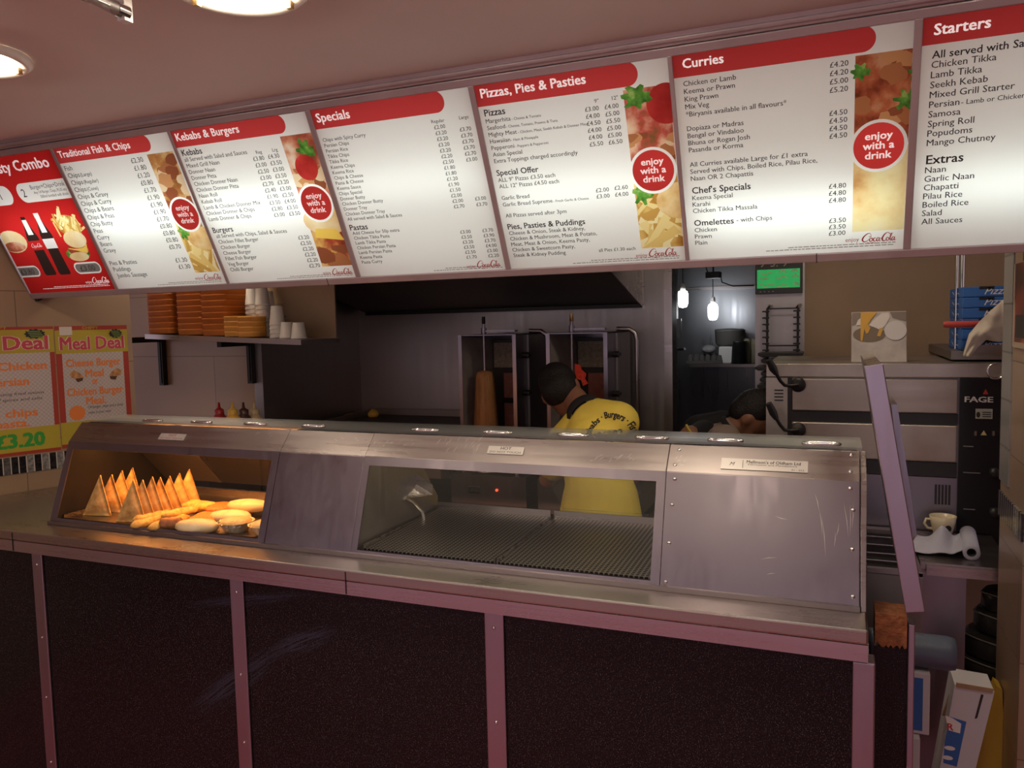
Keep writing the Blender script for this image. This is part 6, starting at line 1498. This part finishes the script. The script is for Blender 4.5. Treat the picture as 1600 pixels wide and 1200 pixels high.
# ================================================================ boxes, bags and rolls low behind the flap
wb = on_y(1453, 1100, 2.2); wt = on_y(1453, 1053, 2.2); wbt = on_y(1453, 1150, 2.2)
x_l = .085
t = thing('carton', 'white carton with a blue printed side stacked behind the counter end', 'box', ((x_l+wb.x)/2, 2.28, wbt.z), 'white cartons')
obj('carton_body', G().box(x_l, wb.x, 2.2, 2.36, wbt.z, wt.z), M['box_white'], t, bevel=.003)
bl, bh = on_y(1441, 1142, 2.2), on_y(1441, 1060, 2.2)
obj('blue_label', G().box(x_l, bl.x, 2.1985, 2.2, bl.z, bh.z), M['box_blue'], t)
g = G()
for py, w_ in ((1078, .6), (1114, .5), (1130, .6)): z = on_y(1430, py, 2.2).z; g.poly([Vector((x_l+(bl.x-x_l)*(.55+.3*math.cos(2*math.pi*k/16)*(1 if k % 2 else .85)), 2.1978, z+.012*math.sin(2*math.pi*k/16))) for k in range(16)])
obj('label_marks', g, M['white_ink'], t)
w2 = on_y(1438, 1152, 2.18)
t = thing('carton', 'plain pale carton at the bottom behind the counter end', 'box', (.12, 2.26, 0), 'white cartons')
obj('carton_body', G().box(x_l, w2.x, 2.18, 2.36, .002, wbt.z-.002), M['box_white'], t, bevel=.003)
rc = on_y(1440, 1005, 2.2); r_ = .043
rz_ = max(rc.z, wt.z+r_+.001)
t = thing('bin_bag_roll', 'thick blue-grey roll of bags lying across on the white carton', 'bag roll', (.15, 2.2, rz_-r_))
xe = on_y(1499, 1005, 2.2).x
obj('roll', G().lathe([(.006, 0), (r_*.97, .001), (r_, .01), (r_, xe-x_l-.02), (r_*.92, xe-x_l-.004), (r_*.6, xe-x_l), (.02, xe-x_l-.002), (.012, xe-x_l-.02)], (x_l, 2.24, wt.z+r_+.001), 30, (1, 0, 0)), plain('blue_grey_film', (.1, .13, .19), .45, bump=.15, bs=40), t)
# leaning printed carton
YL = 2.3
t = thing('carton', 'tilted white carton with open flaps and blue print leaning at the bottom right', 'box', on_y(1500, 1190, YL), 'white cartons')
poly = [(1492, 1070), (1554, 1081), (1500, 1300), (1452, 1290)]
P = [on_y(*p, YL) for p in poly]
obj('carton_body', G().prism(P, (0, .11, 0)), M['box_white'], t)
bp_ = [(1484, 1120), (1510, 1128), (1495, 1198), (1474, 1192), (1476, 1160)]
obj('blue_label', G().prism([on_y(*p, YL-.0012) for p in bp_], (0, .001, 0)), M['box_blue'], t)
sb = [(1477, 1118), (1488, 1122), (1502, 1131), (1500, 1146), (1482, 1141)]
obj('label_burst', G().prism([on_y(*p, YL-.0018) for p in sb], (0, .0005, 0)), M['white_ink'], t)
g = G(); p = on_y(1480, 1140, YL-.0022); d = (on_y(1492, 1142, YL-.0022)-p).normalized(); write(g, 'R', p, d, Vector((0, 0, 1)), .026, bold=.02); obj('letter', g, M['red_ink'], t)
for (a, b) in (((1478, 1166), (1490, 1172)), ((1474, 1181), (1487, 1187))):
    q0, q1 = on_y(*a, YL-.002), on_y(*b, YL-.002); g = G(); g.poly([q0.lerp(q1, .5)+Vector((.013*math.cos(2*math.pi*k/14), 0, .006*math.sin(2*math.pi*k/14))) for k in range(14)]); obj('label_mark', g, M['white_ink'], t)
obj('tear', G().prism([on_y(*p, YL-.0015) for p in ((1533, 1085), (1537, 1086), (1527, 1122), (1523, 1123))], (0, .001, 0)), M['black'], t)
fl = [(1494, 1067), (1554, 1077), (1550, 1083), (1494, 1074)]
obj('flap', G().prism([on_y(*p, YL-.004) for p in fl], (0, .003, 0)), M['card'], t)
obj('flap', G().prism([on_y(*p, YL+.05) for p in ((1488, 1070), (1494, 1068), (1480, 1120), (1472, 1118))], (0, .004, 0)), M['card'], t)
P = [on_y(*p, 2.43) for p in ((1557, 1072), (1566, 1078), (1575, 1290), (1500, 1290))]
tag(obj('yellow_box', G().prism(P, (0, .06, 0)), plain('yellow_card', (.5, .3, .03), .6)), 'tilted yellow box wedged between the white carton and the tiled wall', 'box')
# film-wrapped stack
cx_, cy_ = px1+.115, 2.74
M['film'] = plain('shiny_dark_film', (.035, .032, .03), .18, bump=.5, bs=14)
zt0 = on_y(1540, 1052, 2.7).z
t = thing('wrapped_stack', 'dark film-wrapped stack of round trays beside the tiled wall corner', 'wrapped stack', (cx_, cy_, zt0))
zz = zt0+.001
for k, (r, h) in enumerate(((.115, .05), (.108, .075), (.085, .07), (.07, .06))):
    obj('wrapped_layer', G().lathe([(0, 0), (r*.9, 0), (r, h*.15), (r*.98, h*.8), (r*.86, h*.97), (0, h)], (cx_+.004*k, cy_, zz), 34), M['film'], t); zz += h*.99
    g = G().tube([Vector((cx_+.004*k+(r*1.0)*math.cos(a), cy_+(r*1.0)*math.sin(a), zz-h*.2+.008*math.sin(a*2))) for a in [2*math.pi*q/40 for q in range(41)]], .002, 6, False); obj('film_edge', g, plain('film_edge', (.3, .27, .22), .25), t)
x0_ = on_y(1508, 1060, 2.62).x
tag(obj('cardboard_box', G().box(x0_, .62, 2.62, 2.86, 0, zt0-.002), M['card'], bevel=.004), 'brown cardboard box under the film-wrapped stack', 'box')

# poster on the right tiled wall
ya, yb2 = on_x(1589, 450, XR).y, 2.25; za, zb2 = on_x(1586, 534, XR).z, 1.722
t = thing('wall_poster', 'dark red poster on the tiled wall at the right edge of the photo', 'poster', (XR, (ya+yb2)/2, za))
m, nt, b = new_mat('poster_dark_red'); nz = N(nt, 'ShaderNodeTexNoise'); nz.inputs['Scale'].default_value = 9; nt.links.new(coords(nt), nz.inputs['Vector'])
nt.links.new(ramp(nt, nz.outputs[0], [(.35, (.05, .012, .015)), (.52, (.2, .03, .02)), (.66, (.4, .1, .03))]), b.inputs['Base Color']); b.inputs['Roughness'].default_value = .3
obj('paper', G().box(XR-.003, XR-.001, yb2, ya, za, zb2), m, t)
obj('frame', G().box(XR-.005, XR-.001, ya, ya+.012, za-.012, zb2).box(XR-.005, XR-.001, yb2, ya, za-.014, za), plain('frame_beige', (.42, .32, .24), .5), t)
obj('dark_foot', G().box(XR-.0036, XR-.003, yb2, ya-.01, za+.012, za+.07), M['black'], t)
# ================================================================ people
def blob(name, caps, balls, m, parent, vox=.009, smooth=5, cuts=(), bend=0):
    """capsules (p, q, rp, rq) and ellipsoids fused into one continuous skin"""
    g = G()
    for p, q, a, b in caps:
        p, q = Vector(p), Vector(q); n = 6; pts = []; rs = []
        d = (q-p).normalized()
        for k in range(4): w_ = k/4*math.pi/2; pts.append(p-d*a*math.cos(w_)); rs.append(max(a*math.sin(w_), a*.05))
        for k in range(n+1): pts.append(p.lerp(q, k/n)); rs.append(a+(b-a)*k/n)
        for k in range(3, -1, -1): w_ = k/4*math.pi/2; pts.append(q+d*b*math.cos(w_)); rs.append(max(b*math.sin(w_), b*.05))
        g.tube(pts, rs, 18)
    for c, r, rot in balls:
        h = G().ball((0, 0, 0), r, 22, 14); mt = Matrix.Rotation(rot[2], 3, 'Z') @ Matrix.Rotation(rot[1], 3, 'Y') @ Matrix.Rotation(rot[0], 3, 'X')
        g.add([mt @ v+Vector(c) for v in h.v], h.f, True)
    o = obj(name, g, m, parent, weld=True)
    r = o.modifiers.new('fuse', 'REMESH'); r.mode = 'VOXEL'; r.voxel_size = vox; r.use_smooth_shade = True
    s = o.modifiers.new('smooth', 'SMOOTH'); s.factor = .6; s.iterations = smooth
    return o
M['skin'] = plain('skin', (.32, .15, .09), .5, var=.08, vs=12); M['skin2'] = plain('skin_warm', (.3, .14, .08), .5, var=.08, vs=12)
M['hair'] = plain('black_hair', (.012, .009, .008), .55, bump=.6, bs=160)
M['shirt'] = plain('yellow_cotton', (.78, .6, .09), .8, bump=.12, bs=25)
M['black_cloth'] = plain('black_cotton', (.014, .013, .015), .85)
def fingers(wr, dirv, side, sc=1.0):
    """palm, four bent fingers and a thumb beyond a wrist"""
    d = Vector(dirv).normalized(); s = Vector(side).normalized(); n = d.cross(s); wr = Vector(wr); out = []
    palm = wr+d*.05*sc
    out.append((wr, wr+d*.075*sc, .024*sc, .022*sc)); out.append((wr+s*.018*sc, wr+d*.08*sc+s*.028*sc, .017*sc, .014*sc)); out.append((wr-s*.018*sc, wr+d*.08*sc-s*.028*sc, .017*sc, .014*sc))
    for k, l in enumerate((.06, .072, .067, .052)):
        b = wr+d*.085*sc+s*(-.03+.02*k)*sc; m_ = b+d*l*.55*sc-n*.012*sc; e = m_+d*l*.4*sc-n*.03*sc
        out += [(b, m_, .0095*sc, .009*sc), (m_, e, .009*sc, .0075*sc)]
    b = wr+d*.03*sc-s*.03*sc; m_ = b+d*.03*sc-s*.028*sc; out += [(b, m_, .012*sc, .0105*sc), (m_, m_+d*.03*sc-s*.006*sc, .0105*sc, .0085*sc)]
    return out
# ---- the man in yellow, bent over the right kebab grill with his back to us
pel = on_y(936, 868, 2.95); spn = on_y(938, 775, 2.97); che = on_y(930, 700, 3.02); nk0 = on_y(915, 645, 3.07); nk1 = on_y(898, 622, 3.13)
hd_ = on_y(876, 609, 3.17)
shR = on_y(966, 660, 3.04); shL = on_y(879, 692, 3.07)
elR = on_y(985, 745, 3.18); elL = on_y(856, 748, 3.18); wrR = on_y(950, 745, 3.3); wrL = on_y(872, 742, 3.32)
man = thing('person', 'man in a yellow printed polo shirt bending over the right kebab grill, back turned', 'person', (pel.x, pel.y, 0))
hipL, hipR = pel+Vector((-.09, 0, -.02)), pel+Vector((.09, 0, -.02))
knL, knR = Vector((hipL.x-.02, 3.0, .5)), Vector((hipR.x+.02, 2.98, .5)); anL, anR = Vector((hipL.x-.03, 2.93, .09)), Vector((hipR.x+.03, 2.91, .09))
caps = [(pel, spn, .125, .11), (spn, che, .11, .125), (che, nk0, .11, .05), (nk0, nk1, .052, .05), (nk1, hd_, .05, .05),
        (che, shR, .09, .055), (che, shL, .09, .055), (shR, elR, .05, .04), (elR, wrR, .04, .027), (shL, elL, .05, .04), (elL, wrL, .04, .027),
        (pel, hipL, .12, .085), (pel, hipR, .12, .085), (hipL, knL, .085, .055), (knL, anL, .055, .038), (hipR, knR, .085, .055), (knR, anR, .055, .038),
        (anL, anL+Vector((-.01, .17, -.055)), .04, .03), (anR, anR+Vector((.01, .17, -.055)), .04, .03)]
caps += fingers(wrR, (-.35, .9, .1), (.9, .3, 0)); caps += fingers(wrL, (.35, .9, .1), (-.9, .3, 0))
tilt = (R(-38), R(-24), R(12))
T3 = Matrix.Rotation(tilt[2], 3, 'Z') @ Matrix.Rotation(tilt[1], 3, 'Y') @ Matrix.Rotation(tilt[0], 3, 'X')
hp = lambda x, y, z: hd_+T3 @ Vector((x, y, z))
balls = [(hd_, (.075, .095, .105), tilt), (hp(0, .03, -.06), (.055, .065, .06), tilt), (hp(.077, -.01, -.015), (.011, .02, .032), tilt), (hp(-.077, -.01, -.015), (.011, .02, .032), tilt),
         (hp(0, .1, -.02), (.014, .024, .025), tilt), (hp(0, .088, -.06), (.025, .012, .008), tilt), (hp(.03, .084, .01), (.014, .01, .009), tilt), (hp(-.03, .084, .01), (.014, .01, .009), tilt)]
blob('body', caps, balls, M['skin'], man, .0085, 4)
blob('hair', [], [(hp(0, -.012, .024), (.083, .096, .1), tilt), (hp(0, -.035, -.02), (.078, .075, .075), tilt)], M['hair'], man, .008, 4)
hem = on_y(938, 822, 2.94)
sc_ = [(hem+Vector((0, .01, .0)), spn, .15, .135), (hem+Vector((-.05, .0, .01)), spn+Vector((-.03, 0, 0)), .12, .12), (hem+Vector((.05, .0, .01)), spn+Vector((.03, 0, 0)), .12, .12),
       (spn, che, .135, .14), (che, nk0, .135, .066), (che+Vector((.03, -.02, .01)), shR, .115, .072), (che, shL, .11, .074), (nk0, shR, .068, .086), (nk0, shL, .06, .07),
       (shR, shR.lerp(elR, .62), .07, .066), (shL, shL.lerp(elL, .6), .074, .07)]
shirt = blob('polo_shirt', sc_, [], M['shirt'], man, .009, 5)
# folds below the left shoulder
for k in range(3):
    a = on_y(872+k*7, 694+k*2, 2.99); b = on_y(880+k*9, 716, 3.0)
g = G(); ax = (nk1-nk0).normalized()
g.lathe([(.078, -.03), (.083, -.012), (.073, .014), (.06, .026), (.056, .022), (.066, .0), (.07, -.03)], nk0+ax*.014, 36, ax); obj('collar', g, M['black_cloth'], man)
blob('trousers', [(pel, hipL, .128, .098), (pel, hipR, .128, .098), (hipL, knL, .098, .07), (knL, anL+Vector((0, 0, .03)), .07, .055), (hipR, knR, .098, .07), (knR, anR+Vector((0, 0, .03)), .07, .055), (pel, hem, .128, .125)], [], M['black_cloth'], man, .012, 4)
for a, nm in ((anL, -1), (anR, 1)): blob('shoe', [(a+Vector((0, -.03, -.05)), a+Vector((.012*nm, .16, -.052)), .042, .036)], [], M['black'], man, .01, 3)
# printing on the back: a ring of words round a number
cen = on_y(953, 682, 2.93); cen.y = 2.75; ph = R(6); ru = Vector((math.cos(ph), 0, math.sin(ph))); rv = Vector((-math.sin(ph), 0, math.cos(ph)))
g = G(); rad = .07; txt = 'Kebabs · Burgers · Fish'; size = .028; _, _, wd = glyphs(txt, .03)
span = R(180)
def warp(x, y):
    th = math.pi/2+span/2-span*((x+wd*size/2)/(wd*size)); r = rad+y*1.25; return cen+ru*(math.cos(th)*r)+rv*(math.sin(th)*r)
write(g, txt, cen, ru, rv, size, 1, 'C', .03, warp=warp)
write(g, '01282', cen-rv*.004, ru, rv, .038, .95, 'C', .02)
write(g, '66', cen-rv*.034, ru, rv, .034, 1.0, 'C', .02)
pr = obj('back_print', g, plain('shirt_print', (.03, .02, .02), .8), man)
sw = pr.modifiers.new('drape', 'SHRINKWRAP'); sw.target = shirt; sw.wrap_method = 'PROJECT'; sw.use_project_y = True; sw.use_positive_direction = True; sw.use_negative_direction = False; sw.offset = .0025; sw.project_limit = .5
# ---- the second man, bending in the kitchen opening, face turned down to the right
Yk = 3.62
pel = on_y(1085, 800, Yk); che = on_y(1120, 705, Yk); nk0 = on_y(1142, 672, Yk-.01); nk1 = on_y(1154, 662, Yk-.01); hd_ = on_y(1176, 650, Yk)
shF = on_y(1132, 690, Yk-.12); shB = on_y(1118, 674, Yk+.12)
elF = on_y(1150, 775, Yk-.16); wrF = on_y(1165, 785, Yk-.12); 
shA = on_y(1092, 672, Yk-.13); elA = on_y(1068, 700, Yk-.16)
man2 = thing('person', 'dark-haired man in black and cream bending low in the kitchen opening, seen in profile', 'person', (pel.x, pel.y, 0))
hipL, hipR = pel+Vector((0, -.09, -.02)), pel+Vector((0, .09, -.02))
kn1, kn2 = Vector((pel.x+.03, Yk-.1, .48)), Vector((pel.x+.03, Yk+.1, .48)); an1, an2 = Vector((pel.x-.03, Yk-.1, .09)), Vector((pel.x-.03, Yk+.1, .09))
caps = [(pel, che, .11, .115), (che, nk0, .1, .052), (nk0, nk1, .05, .05), (nk1, hd_, .048, .045), (che, shF, .08, .055), (che, shB, .08, .055),
        (shF, elF, .05, .04), (elF, wrF, .038, .026), (shB, elF+Vector((0, .3, 0)), .05, .04), (elF+Vector((0, .3, 0)), wrF+Vector((0, .22, 0)), .038, .026),
        (pel, hipL, .11, .085), (pel, hipR, .11, .085), (hipL, kn1, .085, .055), (kn1, an1, .055, .038), (hipR, kn2, .085, .055), (kn2, an2, .055, .038),
        (an1, an1+Vector((.16, 0, -.055)), .04, .03), (an2, an2+Vector((.16, 0, -.055)), .04, .03)]
caps += fingers(wrF, (.25, .1, -.9), (.1, .9, 0)); caps += fingers(wrF+Vector((0, .22, 0)), (.25, -.1, -.9), (-.1, .9, 0))
# head axes: face along +x tilted down
tilt = (0, R(48), 0)
T3 = Matrix.Rotation(tilt[1], 3, 'Y'); hp = lambda x, y, z: hd_+T3 @ Vector((x, y, z))
balls = [(hd_, (.09, .073, .1), tilt), (hp(.03, 0, -.06), (.06, .054, .058), tilt), (hp(-.005, -.075, -.015), (.02, .011, .032), tilt), (hp(-.005, .075, -.015), (.02, .011, .032), tilt),
         (hp(.097, 0, -.022), (.022, .014, .022), tilt), (hp(.082, 0, -.062), (.012, .024, .009), tilt), (hp(.078, -.03, .01), (.012, .014, .009), tilt), (hp(.078, .03, .01), (.012, .014, .009), tilt), (hp(.07, 0, -.1), (.025, .028, .02), tilt)]
blob('body', caps, balls, M['skin2'], man2, .0085, 4)
blob('hair', [], [(hp(-.018, 0, .03), (.092, .081, .09), tilt), (hp(-.045, 0, -.01), (.062, .074, .07), tilt)], M['hair'], man2, .008, 4)
M['cream_cloth2'] = plain('dusty_cream_cotton', (.3, .22, .19), .85, bump=.15, bs=22)
blob('shirt', [(pel+Vector((0, 0, .02)), che, .13, .128), (che, nk0, .118, .06), (che, shF, .1, .078), (che, shB, .1, .075), (shF, shF.lerp(elF, .5), .075, .07), (shB, shB.lerp(elF+Vector((0, .3, 0)), .5), .075, .07)], [], M['cream_cloth2'], man2, .009, 5)
g = G(); ax = (nk1-nk0).normalized(); g.lathe([(.066, -.014), (.07, 0), (.062, .012), (.056, .008), (.06, -.012)], nk0+ax*.012, 32, ax); obj('collar', g, M['black_cloth'], man2)
blob('trousers', [(pel, hipL, .118, .098), (pel, hipR, .118, .098), (hipL, kn1, .098, .07), (kn1, an1+Vector((0, 0, .03)), .07, .055), (hipR, kn2, .098, .07), (kn2, an2+Vector((0, 0, .03)), .07, .055)], [], M['black_cloth'], man2, .012, 4)
for a in (an1, an2): blob('shoe', [(a+Vector((-.03, 0, -.05)), a+Vector((.16, 0, -.052)), .042, .036)], [], M['black'], man2, .01, 3)
# black yoke over the back of the shirt and the near sleeve with its yellow stripe, bare forearm beyond
bk = [(on_y(1068, 745, Yk+.04), on_y(1096, 680, Yk+.06), .115, .1), (on_y(1096, 680, Yk+.06), on_y(1128, 664, Yk+.08), .1, .07)]
slv = [(on_y(1100, 676, Yk-.02), on_y(1082, 684, Yk-.14), .06, .05)]
blob('sleeve', slv, [], M['black_cloth'], man2, .009, 4)
a_, b_ = on_y(1079, 672, Yk-.2), on_y(1084, 682, Yk-.2)
obj('sleeve_stripe', G().tube([on_y(1072, 664, Yk-.21), on_y(1076, 671, Yk-.22), on_y(1081, 679, Yk-.22), on_y(1086, 686, Yk-.21)], .006, 8), plain('yellow_trim', (.6, .45, .08), .7), man2)
blob('bare_arm', [(on_y(1078, 680, Yk-.15), on_y(1063, 700, Yk-.18), .045, .04), (on_y(1063, 700, Yk-.18), on_y(1085, 745, Yk-.2), .04, .03)], [], M['skin2'], man2, .008, 4)
blob('black_yoke', bk, [], M['black_cloth'], man2, .009, 5)
